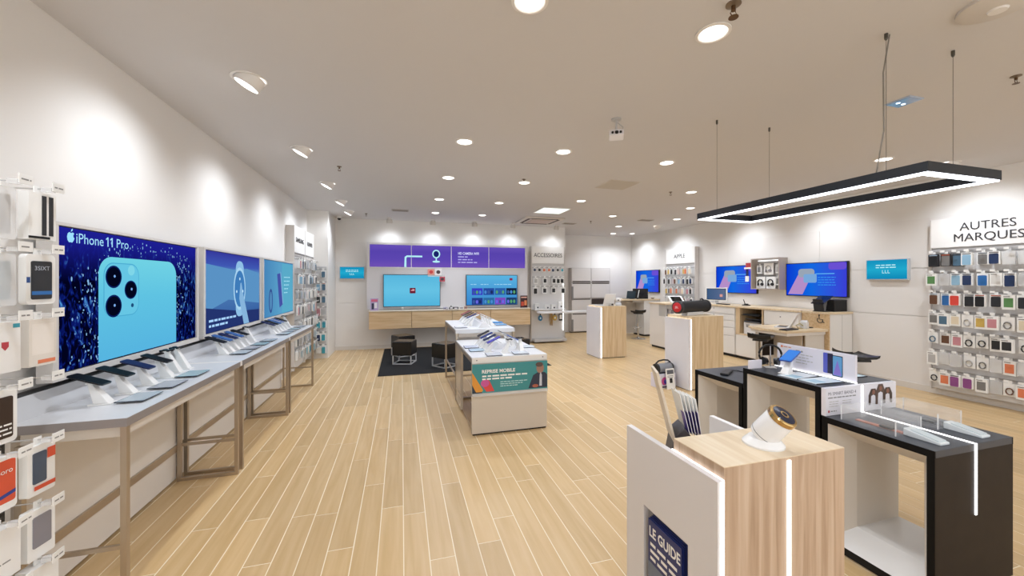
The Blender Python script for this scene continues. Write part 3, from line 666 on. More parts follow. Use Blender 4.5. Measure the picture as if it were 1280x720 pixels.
# ------------------------------------------------------------------ left display counters
CZ = .93
def phone(label, loc, rz, pitch, group, col='111218', scr='1c2c54', cover=None, name='smartphone', roll=0.0, lit=.25, L=.165, Wd=.078):
    """phone lying in local xy plane (length along y), pitched about x"""
    t = thing(name, label, 'phone', loc, 0, group); t.rotation_euler = (pitch, roll, rz)
    MB().prism(rrect(-Wd/2, Wd/2, -L/2, L/2, .011), -.004, .004, RX(-PI/2)).build('body', mat(col, .3), t)
    MB().face(rrect(-Wd/2+.003, Wd/2-.003, -L/2+.004, L/2-.004, .009), -.0046, RX(-PI/2)).build('glass', mat(scr, .5, 0, 0, .06), t)
    return t
def phone_post(label, loc, rz, group, h=.12, clip=False):
    """white angled security stand; leans back along local +y"""
    t = thing('phone_stand', label, 'phone stand', loc, rz, group)
    MB().box(-.034, .034, -.05, .05, 0, .008).build('base', mat('f0efed', .3), t, bevel=.003)
    b = MB(); lean = .05
    q = [(-.026, -.038, .008), (.026, -.038, .008), (.026, .03, .008), (-.026, .03, .008), (-.016, lean-.012, h), (.016, lean-.012, h), (.016, lean+.014, h+.012), (-.016, lean+.014, h+.012)]
    b.add(q, [(0, 1, 2, 3), (4, 7, 6, 5), (0, 4, 5, 1), (1, 5, 6, 2), (2, 6, 7, 3), (3, 7, 4, 0)]).build('post', mat('ecebe9', .3), t, bevel=.004)
    MB().box(-.018, .018, lean-.016, lean+.018, h+.004, h+.013, TR(0, 0, 0)).build('head', PAPER, t, bevel=.002)
    if clip:
        for s in (-1, 1):
            for u in (-1, 1):
                MB().box(s*.012-.008, s*.03+.008 if s > 0 else s*.012+.008, lean+u*.022-.008, lean+u*.022+.008, h+.012, h+.024).build('grip', BLACK, t, bevel=.002) if s > 0 else MB().box(-.04, -.008, lean+u*.022-.008, lean+u*.022+.008, h+.012, h+.024).build('grip', BLACK, t, bevel=.002)
        MB().box(-.014, .014, lean-.03, lean+.03, h+.013, h+.022).build('clip_body', BLACK, t, bevel=.002)
    return t
def info_plate(label, loc, rz, group, tint='b9cfda', wd=.20, ln=.15, tilt=.05):
    t = thing('info_plate', label, 'price plate', loc, rz, group)
    M = RX(tilt)
    MB().box(-wd/2, wd/2, -ln/2, ln/2, .008, .013, M).build('plate', mat('3a3f4a', .25), t)
    MB().box(-wd/2+.004, wd/2-.002, -ln/2-.0005, ln/2-.006, .0125, .0145, M).build('sheet', mat(tint, .12), t)
    MB().box(-wd/2+.02, wd/2-.02, -.02, .02, 0, .009).build('foot', GREY, t)
    return t
cn = [('first', 'nearest the entrance rack'), ('second', 'in the middle of the left wall'), ('third', 'beside the corner racks')]
spans = [(2.34, 3.72), (3.78, 5.18), (5.24, 6.54)]
for (y0, y1), (od, wh) in zip(spans, cn):
    t = thing('display_counter', 'grey-topped display counter with steel legs, '+wh, 'counter', (-1.3, y0, 0), 0, 'display counters along the left wall')
    ln = y1-y0; D = .45
    MB().box(-.575, 0, 0, ln, CZ-.042, CZ).build('tabletop', TOPGREY, t, bevel=.002)
    MB().box(-.003, .002, .001, ln-.001, CZ-.043, CZ-.002).build('front_edge', EDGEGREY, t)
    MB().box(-.575, .001, -.003, .002, CZ-.043, CZ-.002).build('end_edge', EDGEGREY, t)
    MB().prism([(-.575, CZ), (-.445, CZ), (-.50, CZ+.10), (-.575, CZ+.10)], -ln+.002, -.002, Matrix.Scale(-1, 4, (0, 1, 0))).build('riser', mat('c9cacd', .35), t)
    MB().box(-.56, -.50, .002, ln-.002, CZ+.10, CZ+.106).build('shadow_gap', DARK, t)
    MB().box(-.42, -.03, .03, ln-.03, CZ-.10, CZ-.043).build('apron', CREAM, t)
    MB().box(-.46, -.44, .01, ln-.01, .02, CZ-.043).build('back_panel', mat('dcd4ca', .5), t)
    MB().box(-.44, -.425, .02, ln-.02, .24, .29).build('stretcher', STEEL, t)
    s = .026
    for y in (.006, ln-.006-s):
        MB().box(-.03, -.03+s, y, y+s, .0, CZ-.043).build('leg', STEEL, t)
        MB().box(-.425, -.425+s, y, y+s, .0, CZ-.10).build('leg', STEEL, t)
        MB().box(-.40, -.03, y, y+s, .0, s).build('floor_bar', STEEL, t)
        MB().box(-.40, -.03, y+.004, y+s-.004, .28, .30).build('cross_bar', STEEL, t)
for y in (3.75, 5.21):
    tag(MB().box(-1.87, -1.302, y-.025, y+.025, CZ-.043, CZ-.001).build('joint_strip', WHITE), 'white filler strip joining the %s and %s display counters' % (('first', 'second') if y < 4 else ('second', 'third')), 'strip')
def counter_set(ci, ys, clips, plates, cols):
    od, wh = cn[ci]
    for k, (y, c) in enumerate(zip(ys, cols)):
        phone_post('white angled phone stand, %s on the %s display counter' % (ORD[k], od), (-1.57, y, CZ), L_, 'phone stands on the left counters', .11)
        phone('%s phone facing up, %s stand of the %s display counter' % ({'101116': 'black', '1c2450': 'dark blue', '3c64a0': 'blue', 'c8ccd4': 'silver'}[c], ORD[k], od), (-1.63, y, CZ+.138), L_, math.radians(20), 'phones on the left counters', c, c if c != 'c8ccd4' else '2a4f94')
    for k, y in enumerate(clips):
        phone_post('empty white phone stand with black grips, %s of the %s display counter' % (ORD[k], od), (-1.60, y, CZ), L_, 'empty phone stands on the left counters', .15, True)
    for k, y in enumerate(plates):
        info_plate('tilted glossy price plate, %s along the %s display counter' % (ORD[k], od), (-1.44, y, CZ), L_, 'price plates on the left counters', ['b4c2cc', 'a8aeb8', '94b8c4'][k % 3], .19, .13, .0)
counter_set(0, (2.64, 2.84, 3.04, 3.24), (3.40, 3.52), (2.70, 2.98, 3.28), ('101116', '101116', '1c2450', '101116'))
counter_set(1, (4.12, 4.25, 4.38, 4.52, 4.66), (4.90,), (4.15, 4.40, 4.65, 4.92), ('101116', '3c64a0', '1c2450', '3c64a0', '101116'))
counter_set(2, (5.55, 5.68, 5.81, 5.94, 6.08), (6.32,), (5.5, 5.75, 6.0, 6.3), ('1c2450', '101116', '3c64a0', 'c8ccd4', '101116'))
t = thing('stylus', 'thin black stylus on a tether at the end of the first display counter', 'stylus', (-1.68, 3.66, CZ))
MB().cyl((0, 0, 0), (0, 0, .006), .013).build('foot', BLACK, t); MB().cyl((0, 0, .006), (-.03, .02, .13), .004).build('pen', BLACK, t)

# ------------------------------------------------------------------ back wall: light box, televisions, low cabinets
t = thing('light_box', 'purple illuminated light box of four panels above the televisions', 'light box', (1.18, YB-.002, 0))
X0, X1 = -1.895, 1.905
MB().box(X0-.06, X1+.06, -.20, 0, .95, 1.93).build('lower_panel', mat('dcdadd', .4), t)
b = MB(); b.box(X0-.06, X1+.06, -.21, 0, 2.47, 2.52); b.box(X0-.06, X1+.06, -.21, 0, 1.90, 1.945); b.box(X0-.06, X0, -.21, 0, 1.945, 2.47); b.box(X1, X1+.06, -.21, 0, 1.945, 2.47)
b.build('frame', mat('d6d3d2', .35), t)
xs = [X0, -.955, -.005, .94, X1]
PURP = em_grad('scr_purple', [(0, '7253b8'), (.35, '5f48b4'), (.7, '5a45b0'), (1, '6a52ba')], 'Z', .95)
for k in range(4):
    pn = MB().box(xs[k]+.008, xs[k+1]-.008, -.20, -.01, 1.947, 2.468).build('lit_panel', PURP, t)
    if k < 3: MB().box(xs[k+1]-.008, xs[k+1]+.008, -.206, -.01, 1.945, 2.47).build('divider', mat('cfc8dc', .4), t)
CY = em('b4ecf6')
flat('tube_picture', [(-1.12, 1.948), (-1.07, 1.948), (-1.07, 2.16), (-1.05, 2.185), (-.70, 2.185), (-.70, 2.225), (-1.06, 2.225), (-1.11, 2.19)], -.2065, CY, t)
flat('camera_picture', ell(-.37, 2.27, .095, .105), -.2065, CY, t); flat('camera_picture', ell(-.37, 2.27, .065, .075), -.207, em('1a2468'), t)
flat('camera_picture', rect(-.385, -.355, 2.09, 2.17), -.2065, CY, t); flat('camera_picture', ell(-.37, 2.085, .09, .025), -.2066, CY, t)
text('lettering', 'HD CAMERA WIFI', .085, em('d8dcff'), t, .16, -.2065, 2.27, 'LEFT', bold=.002, width=.52)
for k, l in enumerate((.24, .36, .50)): scribble('caption', .16, 2.20-.068*k, l, .026, em('b4b0ec'), t, -.2065, 70+k)
# televisions
def tv(label, xc, rz, wd, ht, scr, z=1.02, yb=YB-.215):
    return wall_screen('television', label, (xc, yb, z), rz, wd, ht, scr, .05, .014, mat('1a2430', .4))
t, s, y = tv('television with plain turquoise picture and small red logo', .245, 0, 1.29, .735, em_grad('scr_tv_a', [(0, '52b2da'), (.5, '66c2e4'), (1, '58b6dc')], 'Z'))
flat('logo', rrect(-.06, .075, .30, .43, .015), y, em('6a1830'), s); flat('logo_lines', rect(-.03, .05, .36, .38), y-.0004, em('f0b0b8'), s); flat('logo_lines', rect(.0, .05, .385, .40), y-.0004, em('f0b0b8'), s)
t, s, y = tv('television showing a blue grid of programme tiles', 2.195, 0, 1.30, .735, em_grad('scr_tv_b', [(0, '3a86cc'), (.5, '4a9ad6'), (1, '5ab4e0')], 'Z'))
flat('logo', rect(.45, .53, .61, .67), y, em('8a2a4a'), s)
for k, (x, l) in enumerate(((-.55, .16), (-.3, .2), (.05, .45))): scribble('caption', x, .50, l, .018, em('9fd4ee'), s, y, 80+k)
for r_ in range(2):
    for k in range(4):
        c = [['3a3cc0', '274a9c', '2c5ea8', '14203c'], ['263c8c', '2f6aa0', '7a4ab8', '22406c']][r_][k]
        x = -.52+k*.295; z = .245-r_*.24
        flat('tile', rect(x, x+.275, max(z, .005), z+.17), y, em(c), s)
        for q in range(3): flat('tile_picture', ell(x+.05+q*.08, max(z+.07, .06), .03, .045, 12), y-.0005, em(random.choice(['4a8ad0', '6a6ae0', '3a5a9a', '58a070', '1c2c5c'])), s)
# low cabinets
LC = [(-.715, .222), (.226, 1.165), (1.169, 2.11), (2.114, 3.15)]
for k, (a, b_) in enumerate(LC):
    t = thing('wall_cabinet', 'pale oak low wall cabinet under the %s' % ['left promo card', 'turquoise television', 'gap between the televisions', 'tiled television'][k], 'cabinet', (a, 9.26, .51), 0, 'low oak cabinets on the back wall')
    wd = b_-a
    MB().box(0, wd, .02, .235, 0, .40).build('carcass', OAKH, t)
    MB().box(.004, wd-.004, 0, .02, .006, .375).build('drawer_front', OAKH, t, bevel=.002)
    MB().box(.0, wd, .004, .02, .378, .40).build('finger_rail', mat('cdb48e', .5), t)
tag(MB().box(-.72, 3.155, 9.25, YB-.205, .912, .935).build('cabinet_top', mat('e9dfd0', .35), None, bevel=.003), 'long pale top board over the oak wall cabinets', 'shelf board')
def promo(label, x, yv, z, wd, ht, base, patches, rz=0):
    t = thing('promo_card', label, 'card', (x, yv, z), rz)
    MB().box(-wd/2, wd/2, 0, .012, 0, ht).build('card', mat(base, .4), t)
    for (a, b_, c, d, col) in patches: flat('picture', rect(a*wd-wd/2, b_*wd-wd/2, c*ht, d*ht), -.001, mat(col, .4), t)
    MB().box(-wd/2, wd/2, .0, .06, 0, .004).build('foot', CLEARP, t)
promo('purple and white promo card at the left end of the cabinet top', -.60, 9.33, .935, .17, .28, 'b8a6d0', [(.1, .9, .72, .92, 'd86a8a'), (.15, .45, .1, .6, '2b2d4a'), (.5, .85, .2, .65, 'f0eef4')])
promo('dark red promo card at the right end of the cabinet top', 3.0, 9.33, .935, .19, .31, '381420', [(.1, .9, .8, .9, 'e4b0a0'), (.1, .5, .15, .5, 'c84a34'), (.55, .9, .2, .6, 'e08a5a')])
# hanging promo tags on the first television
t = thing('hanging_promo', 'red and white promo tags hung over the corner of the turquoise television', 'tag', (.90, 9.40, 1.62))
for (a, c, w_, h_, col, nm) in ((-.30, .14, .16, .14, 'e49a8a', 'tag'), (-.13, .13, .16, .16, 'f0ecec', 'tag'), (-.02, -.02, .13, .12, 'b84a5a', 'tag')):
    q = MB().box(a, a+w_, -.012, 0, c, c+h_).build(nm, mat(col, .5), t); flat('tag_picture', ell(a+w_/2, c+h_/2, w_*.3, h_*.28, 14), -.0135, mat('4a3a40' if col != 'e49a8a' else 'c8383a', .5), q)
MB().box(-.30, .10, 0, .006, .10, .145).build('strap', CLEARP, t)
# small gadgets between the televisions
for k, (x, c, wd, ht, lb) in enumerate(((1.02, 'a8a4b8', .10, .05, 'low grey gadget box'), (1.15, '2c2c30', .10, .07, 'black puck gadget'), (1.26, '3a3440', .12, .05, 'dark flat remote box'), (1.40, 'd8d4d0', .12, .05, 'white flat gadget box'), (1.50, 'c89a80', .07, .06, 'tan small gadget box'), (1.05, 'e4e2e4', .06, .03, 'small white gadget'))):
    t = thing('set_top_gadget', lb+' on the cabinet top between the televisions', 'gadget', (x, 9.33 if k < 5 else 9.29, .935))
    if k == 1: MB().lathe([(.05, 0), (.05, .03), (.035, .055), (.012, .06), (.012, .085), (0, .09)], 18).build('body', mat(c, .4), t, smooth=True)
    else: MB().box(-wd/2, wd/2, -.04, .04, 0, ht).build('body', mat(c, .4), t, bevel=.006)
    flat('label', rect(-wd*.3, wd*.3, ht*.25, ht*.7), -.0505 if k == 1 else -.0405, mat('e8e6ea' if k in (1, 2) else '6a6478', .5), t)
t = thing('web_camera', 'tiny white camera on the cabinet top below the turquoise television', 'camera', (.02, 9.30, .935))
MB().lathe([(.03, 0), (.03, .006), (.008, .01), (.008, .03)], 14).build('stand', WHITE, t); MB().lathe([(0, .028), (.022, .032), (.03, .05), (.022, .07), (0, .076)], 16, None, False).build('head', WHITE, t, smooth=True)

# ------------------------------------------------------------------ rug and cube stools
t = thing('rug', 'black rectangular rug under the cube stools', 'rug', (-.38, 6.84, 0))
MB().box(0, 3.12, 0, 2.72, .001, .010).build('pile', mat('08080b', .95, bump=.4), t, bevel=.003)
MB().box(-.01, 3.13, -.01, 2.73, .001, .007).build('binding', BLACKM, t)
def cube_stool(x, y, rz, lb):
    t = thing('cube_stool', lb, 'stool', (x, y, .010), rz, 'cube stools on the rug'); h = .185; LB = mat('0d0d10', .32)
    MB().box(-h, h, -h, h, .17, .425).build('cushion', LB, t, bevel=.008)
    MB().box(-h+.004, h-.004, -h+.004, h-.004, .423, .437).build('seat_pad', mat('1c1c22', .22), t, bevel=.006)
    s = .009; e = h-.012
    for a in (-1, 1):
        for b_ in (-1, 1): MB().box(a*e-s, a*e+s, b_*e-s, b_*e+s, 0, .172).build('leg', mat('e2e2e4', .3, .4), t)
    for a in (-1, 1):
        MB().box(a*e-s, a*e+s, -e+s, e-s, 0, .018).build('floor_rail', mat('e2e2e4', .3, .4), t); MB().box(-e+s, e-s, a*e-s, a*e+s, 0, .018).build('floor_rail', mat('e2e2e4', .3, .4), t)
cube_stool(.06, 7.82, math.radians(-18), 'black leather cube stool on a chrome frame, front left on the rug')
cube_stool(.03, 8.62, math.radians(28), 'black cube stool standing behind the front left one')
cube_stool(.80, 7.32, math.radians(36), 'black cube stool half hidden by the island table leg')
cube_stool(2.25, 7.45, math.radians(20), 'black cube stool on the far side of the island table')

# ------------------------------------------------------------------ island tables
def island(label, x0, x1, y0, y1, z, front):
    t = thing('island_table', label, 'table', (x0, y0, 0)); wd, ln = x1-x0, y1-y0
    MB().box(0, wd, 0, ln, z-.055, z).build('tabletop', TOPGREY, t, bevel=.002)
    MB().box(-.003, .002, .001, ln-.001, z-.056, z-.012).build('side_edge', EDGEGREY, t)
    MB().box(.05, wd-.05, .04, ln-.04, z-.11, z-.055).build('apron', CREAM, t)
    s = .028
    if front:
        MB().box(0, wd, 0, .03, .015, z-.055).build('end_panel', mat('cfc4b6', .22), t); MB().box(.01, wd-.01, .004, .03, 0, .015).build('plinth', BROWN, t)
        MB().box(0, wd, -.004, .0, z-.062, z-.004).build('fascia', WHITE, t)
        for x in (.05, wd-.05): MB().cyl((x, -.007, z-.03), (x, -.003, z-.03), .007).build('screw_cap', GREY, t)
        MB().box(0, .03, ln-.45, ln-.03, .02, z-.055).build('side_panel', mat('cdc2b4', .25), t); MB().box(-.003, .0, ln-.45, ln-.03, .16, .19).build('side_rail', STEEL, t)
        MB().box(wd-.03, wd, ln-.45, ln-.03, .02, z-.055).build('side_panel', mat('cdc2b4', .25), t)
    else:
        for y in (.0, ln-s):
            for x in (0, wd-s): MB().box(x, x+s, y, y+s, 0, z-.055).build('leg', STEEL, t)
            MB().box(s, wd-s, y, y+s, 0, s).build('floor_bar', STEEL, t)
        for x in (0, wd-s): MB().box(x+.004, x+s-.004, s, ln-s, .3, .32).build('cross_bar', STEEL, t)
    return t
IX0, IX1 = .70, 1.53
it = island('front island table with printed end panel and phones on stands', IX0, IX1, 3.94, 5.17, .81, True)
island('taller rear island table with steel frame legs', IX0, IX1, 5.19, 6.48, .95, False)
# printed banner in an acrylic pocket on the end panel
t = thing('trade_in_banner', 'turquoise printed banner with a man in a dark suit on the island table end', 'poster', (IX0, 3.925, .44))
bw = IX1-IX0; bz = .30
sh = MB().box(0, bw, -.003, .003, 0, bz).build('print', mat('3f8f92', .3), t)
MB().box(-.002, bw+.002, -.012, .008, -.03, 0).build('holder_rail', CLEARP, t)
yq = -.0035
flat('dark_corner', [(0, .13), (0, 0), (.11, 0)], yq, mat('253444', .4), sh)
flat('phone_picture', [(.0, .22), (.0, .09), (.04, .012), (.10, .012), (.115, .03)], yq-.0004, mat('e0983a', .4), sh)
flat('phone_picture', [(.15, .012), (.235, .012), (.185, .12), (.16, .138), (.12, .138), (.10, .12), (.095, .09)], yq-.0006, mat('dc4a46', .4), sh); flat('phone_picture', ell(.135, .10, .045, .038, 18), yq-.0008, mat('cf5a9c', .4), sh)
text('lettering', 'REPRISE MOBILE', .05, PAPER, sh, .10, yq-.001, .205, 'LEFT', bold=.0016, width=.36)
scribble('caption', .105, .165, .52, .016, PAPER, sh, yq-.001, 90); scribble('caption', .105, .135, .32, .016, PAPER, sh, yq-.001, 91)
for k in range(3): scribble('small_print', .30, .10-.022*k, .30-.05*k, .008, mat('c4e4e4', .5), sh, yq-.001, 92+k)
flat('suit_picture', [(.61, .012), (bw-.004, .012), (bw-.004, .15), (.80, .175), (.73, .185), (.665, .15)], yq-.0006, mat('2f3446', .5), sh)
flat('shirt_picture', [(.735, .03), (.765, .03), (.765, .15), (.75, .18), (.74, .15)], yq-.001, mat('c9ccd4', .5), sh)
flat('head_picture', ell(.745, .222, .042, .055), yq-.0008, mat('a07a68', .6), sh); flat('hair_picture', ell(.735, .262, .042, .026, 20), yq-.0012, mat('5c4a44', .6), sh)
flat('hand_picture', ell(.69, .035, .035, .018, 14), yq-.0012, mat('a8604a', .6), sh)
# centre ridges, phones on stands, plates
for (nm, y0, y1, z, lb) in (('display_ridge', 4.35, 5.1, .81, 'low white sloped phone ridge along the front island table'), ('display_ridge', 5.3, 6.4, .95, 'low white sloped phone ridge along the rear island table')):
    t = thing(nm, lb, 'display stand', (1.12, y0, z)); ln = y1-y0
    MB().prism([(-.09, 0), (.09, 0), (.03, .07), (-.03, .07)], 0, ln).build('ridge', mat('e9e9eb', .3), t, bevel=.003)
    MB().box(-.012, .012, .01, ln-.01, .069, .074).build('cable_cover', LGREY, t)
def island_phone(x, y, z, side, c, lb, k, tbl):
    """side -1: faces the left aisle, +1: right aisle"""
    rz = -PI/2 if side < 0 else PI/2
    phone_post('white stand under the '+lb, (x, y, z), rz, 'phone stands on the island tables', .10)
    phone(lb, (x-side*.065, y, z+.133), rz, math.radians(24), 'phones on the island tables', c, c)
rowsF = [(4.22, '4c48a8', 'purple phone'), (4.42, '1b2a52', 'navy phone'), (4.60, '2c3a78', 'dark blue phone'), (4.78, '1b1c24', 'black phone')]
for k, (y, c, n) in enumerate(rowsF): island_phone(.93, y, .81, -1, c, n+' on the left side of the front island table', k, 0)
for k, (y, c, n) in enumerate([(4.30, '2f58b0', 'bright blue phone'), (4.52, 'c4c8d0', 'silver phone'), (4.74, '2a2c34', 'charcoal phone')]): island_phone(1.32, y, .81, 1, c, n+' on the right side of the front island table', k, 0)
for k, (y, c, n) in enumerate([(5.55, 'd0d2d8', 'silver phone'), (5.75, '28407c', 'blue phone'), (5.95, '34282c', 'brown phone'), (6.15, '1b1c24', 'black phone'), (6.33, '8a4050', 'red phone')]): island_phone(.95, y, .95, -1, c, n+' on the left side of the rear island table', k, 1)
for k, (y, c, n) in enumerate([(5.5, 'e0e2e6', 'white phone'), (5.7, 'd8d4d8', 'pearl phone'), (5.9, 'b86a70', 'rose phone'), (6.1, '2a2c34', 'charcoal phone')]): island_phone(1.28, y, .95, 1, c, n+' on the right side of the rear island table', k, 1)
for x, y, lb in ((1.10, 4.12, 'empty stand with black grips at the front middle of the island'), (1.30, 4.14, 'empty stand with black grips at the front right of the island')):
    phone_post(lb, (x, y, .81), -PI/2 if x < 1.2 else 0, 'empty stands on the island table', .13, True)
for k, (x, y, z, lb, tint) in enumerate(((.80, 4.55, .81, 'grey price plate at the left rear of the front island table', 'c2c8d0'), (.82, 4.32, .81, 'bluish price plate at the left of the front island table', 'b4cad4'), (.95, 4.02, .81, 'price plate at the front left edge of the front island table', 'c8ccd2'),
     (1.25, 4.03, .81, 'price plate at the front right edge of the front island table', 'c4cad2'), (1.45, 4.4, .81, 'pale price plate at the right of the front island table', 'cfd6dc'), (.80, 5.4, .95, 'white price plate on the near corner of the rear island table', 'd6dade'),
     (1.42, 5.55, .95, 'light blue price plate at the right of the rear island table', '7fb0dc'), (1.44, 5.85, .95, 'deep blue price plate at the right of the rear island table', '4a86c4'))):
    info_plate(lb, (x, y, z), 0, 'price plates on the island tables', tint, .17, .13)

# ------------------------------------------------------------------ oak plinths
def plinth(label, x0, x1, y0, y1, z, zp, tint=OAK):
    """oak block with a white panel on its left side and a glowing edge"""
    t = thing('display_plinth', label, 'plinth', (x0, y0, 0)); wd, ln = x1-x0, y1-y0
    MB().box(.05, wd, 0, ln, .015, z-.003).build('block', tint, t); MB().box(.05, wd, 0, ln, z-.003, z).build('top', OAKT, t)
    MB().box(.07, wd-.02, .02, ln-.02, 0, .015).build('foot', DARK, t)
    MB().box(0, .028, -.002, ln, .008, zp).build('side_panel', mat('e2dfe2', .35), t); MB().box(.004, .026, .01, ln-.01, 0, .008).build('panel_foot', DARK, t)
    MB().box(.028, .05, -.001, .004, .01, zp-.004).build('light_strip', LED, t); MB().box(.028, .05, .004, ln, zp-.012, zp-.004).build('light_strip', LED, t)
    return t
p2 = plinth('oak plinth with white glowing-edge panel under the cylinder loudspeaker', 4.035, 4.66, 4.68, 5.21, 1.085, 1.045)
flat('small_print', rect(-.53+.15, -.53+.31, .80, .803), -.0005, LGREY, p2) if False else None
plinth('oak plinth with white glowing-edge panel under the white laptop', 3.945, 4.575, 7.15, 7.73, 1.085, 1.06)
# near plinth
t = thing('display_plinth', 'near oak plinth with two light strips and a brochure pocket', 'plinth', (1.05, 1.086, 0))
Zt = .95
MB().box(.035, .617, 0, .26, .012, Zt-.003).build('block', OAKD, t); MB().box(.035, .617, 0, .26, Zt-.003, Zt).build('top', wood('oak_top_near', 'd8c2a2', 'e0ccae', 'e8d8be', (30, 2.2, 30)), t)
MB().box(.06, .59, .02, .24, 0, .012).build('foot', DARK, t)
MB().box(.322, .337, -.005, -.001, .02, Zt-.012).build('light_strip', LED, t)
b = MB(); zp = .905
b.box(0, .026, -.006, .137, .005, zp); b.box(0, .026, .415, .55, .005, zp); b.box(0, .026, .137, .415, .595, zp); b.box(0, .026, .137, .415, .005, .15)
b.build('side_panel', mat('e0dcdc', .35), t)
MB().box(.024, .030, .12, .43, .14, .61).build('pocket_back', mat('8f8c8e', .4), t)
MB().box(.012, .028, -.0085, -.006, .01, zp).build('light_strip', LED, t); MB().box(.0262, .0318, -.004, .262, zp-.012, zp+.002).build('light_strip', LED, t)
MB().box(.46, .486, .265, .52, .005, .915).build('inner_panel', mat('eeecec', .35), t)
MB().box(.03, .46, .265, .52, .74, .76).build('tray', mat('e4e2e4', .35), t); MB().box(.03, .46, .50, .52, .005, .74).build('back_panel', mat('e4e2e4', .35), t)
# brochures in the pocket (face -X)
for k in range(4):
    q = thing('brochure', 'navy brochure titled in white, %s in the plinth pocket' % ['front copy', 'second copy', 'third copy', 'last copy'][k], 'brochure', (1.0745-k*.0048, 1.36-.004*k, .16), R_, 'brochures in the plinth pocket')
    q.location = (1.0525+k*.0052, 1.363-.004*k, .17+.006*k)
    MB().box(-.105, .105, -.002, .002, 0, .385, RX(-.0)).build('cover', mat('1c2a66', .35), q)
    if k == 0:
        text('lettering', 'LE GUIDE', .06, PAPER, q, 0, -.0026, .315, bold=.0018, width=.195)
        for r_ in range(3): scribble('subtitle', -.09, .275-.03*r_, .17, .014, PAPER, q, -.0026, 100+r_)
        flat('cover_picture', rect(-.105, .105, .0, .20), -.0024, mat('6f7a8c', .4), q)
# gadget on the near plinth: white tilted can with gold ring
t = thing('smart_gadget', 'white tilted cylinder gadget with gold rim and dark blue disc', 'gadget', (1.392, 1.20, Zt))
MB().lathe([(.074, 0), (.074, .007), (.064, .018), (.052, .03), (.0, .032)], 32, None, False).build('base', mat('f2f1f0', .25), t, smooth=True)
M = TR(0, 0, .036) @ Vector((.15, -.55, .78)).to_track_quat('Z', 'Y').to_matrix().to_4x4()
MB().lathe([(.0, 0), (.050, 0), (.052, .01), (.050, .10), (.046, .105)], 32, M, False).build('body', mat('efeeee', .25), t, smooth=True)
MB().lathe([(.0475, .103), (.051, .106), (.051, .122), (.047, .126), (.040, .126)], 32, M, False).build('rim', mat('c9a870', .2, .9), t, smooth=True)
MB().lathe([(.0, .129), (.040, .127), (.043, .124)], 32, M, False).build('disc', mat('18233c', .15), t, smooth=True); MB().lathe([(.010, .1300), (.016, .1298)], 24, M, False).build('disc_ring', mat('c9a870', .3, .8), t)
MB().lathe([(.0515, .012), (.0525, .014), (.0515, .016)], 32, M, False).build('seam', DARK, t)
# leaflet holder behind the oak block
t = thing('leaflet_holder', 'dark grey leaflet holder with a tall pale board on the near plinth', 'leaflet holder', (1.20, 1.47, .76), math.radians(-27))
MB().prism([(-.05, 0), (.05, 0), (.05, .16), (.02, .20), (-.02, .16)], -.06, .06).build('base', mat('4a474c', .4), t, bevel=.006)
MB().box(.006, .018, -.07, .07, .14, .45, RY(-.24)).build('board', mat('d8cbb8', .45), t, bevel=.002)
for k in range(5):
    q = thing('leaflet', 'white and purple leaflet, %s of the fan in the grey holder' % ORD[k], 'leaflet', (1.225+.010*k, 1.445-.006*k, .93), math.radians(-18), 'leaflets in the grey holder')
    M = RY(-.24+.02*k); s_ = MB().box(0, .0022, -.05, .05, 0, .185-.006*k, M).build('sheet', PAPER, q); MB().box(-.0004, .0028, -.049, -.01+.004*k, .005, .10, M).build('purple_print', mat('5a4a9c', .4), s_)

# ------------------------------------------------------------------ black stepped consoles
KX0, KX1 = 2.46, 3.08
KB = mat('08080a', .5, 0, 0, .2); KL = mat('d5cdc2', .45)
def console(label, y0, y1, z):
    t = thing('display_console', label, 'console', (KX0, y0, 0), 0, 'black stepped display consoles'); wd, ln = KX1-KX0, y1-y0; e = .03
    MB().box(0, wd, 0, ln, z-.035, z).build('top', CHAR, t, bevel=.0015)
    MB().box(-.002, .004, -.001, ln+.001, z-.036, z-.001).build('top_edge', KB, t); MB().box(wd-.004, wd+.002, -.001, ln+.001, z-.036, z-.001).build('top_edge', KB, t)
    MB().box(0, wd, 0, e, .06, z-.035).build('end_panel', BROWN if y0 < 1.5 else KB, t); MB().box(0, wd, ln-e, ln, .06, z-.035).build('end_panel', KB, t)
    for x in (-.002, wd-.002):
        for yy in (0, ln-e): MB().box(x, x+.004, yy, yy+e, .06, z-.035).build('corner_trim', KB, t)
    MB().box(.03, wd-.03, .03, ln-.03, 0, .06).build('toe_kick', BLACKM, t)
    # white funnel lining, open through
    o = (e+.002, ln-e-.002, .062, z-.037); i = (e+.075, ln-e-.075, .15, z-.12); d = .13
    def ring(x, r): return [(x, r[0], r[2]), (x, r[1], r[2]), (x, r[1], r[3]), (x, r[0], r[3])]
    rs = ring(.002, o)+ring(d, i)+ring(wd-d, i)+ring(wd-.002, o)
    for k, nm in enumerate(('lining_floor', 'lining_side', 'lining_ceiling', 'lining_side')):
        b = MB()
        for q in range(3): a, c = q*4+k, q*4+(k+1) % 4; b.add([rs[a], rs[c], rs[c+4], rs[a+4]], [(0, 1, 2, 3)])
        b.build(nm, KL if k else mat('dcdad7', .4), t)
    return t
c1 = console('low front console with brown end panel and light strip', 1.21, 1.725, .785)
c2 = console('taller middle console carrying the phone sign board', 1.735, 2.285, .955)
c3 = console('low rear console carrying a small black speaker', 2.295, 2.775, .835)
MB().box(.302, .316, .006, .515, .7845, .788).build('light_strip', LED, c1); MB().box(.302, .316, -.004, 0.001, .43, .788).build('light_strip', LED, c1)
MB().box(.303, .317, 0, .55, .9545, .958).build('light_strip', LED, c2)
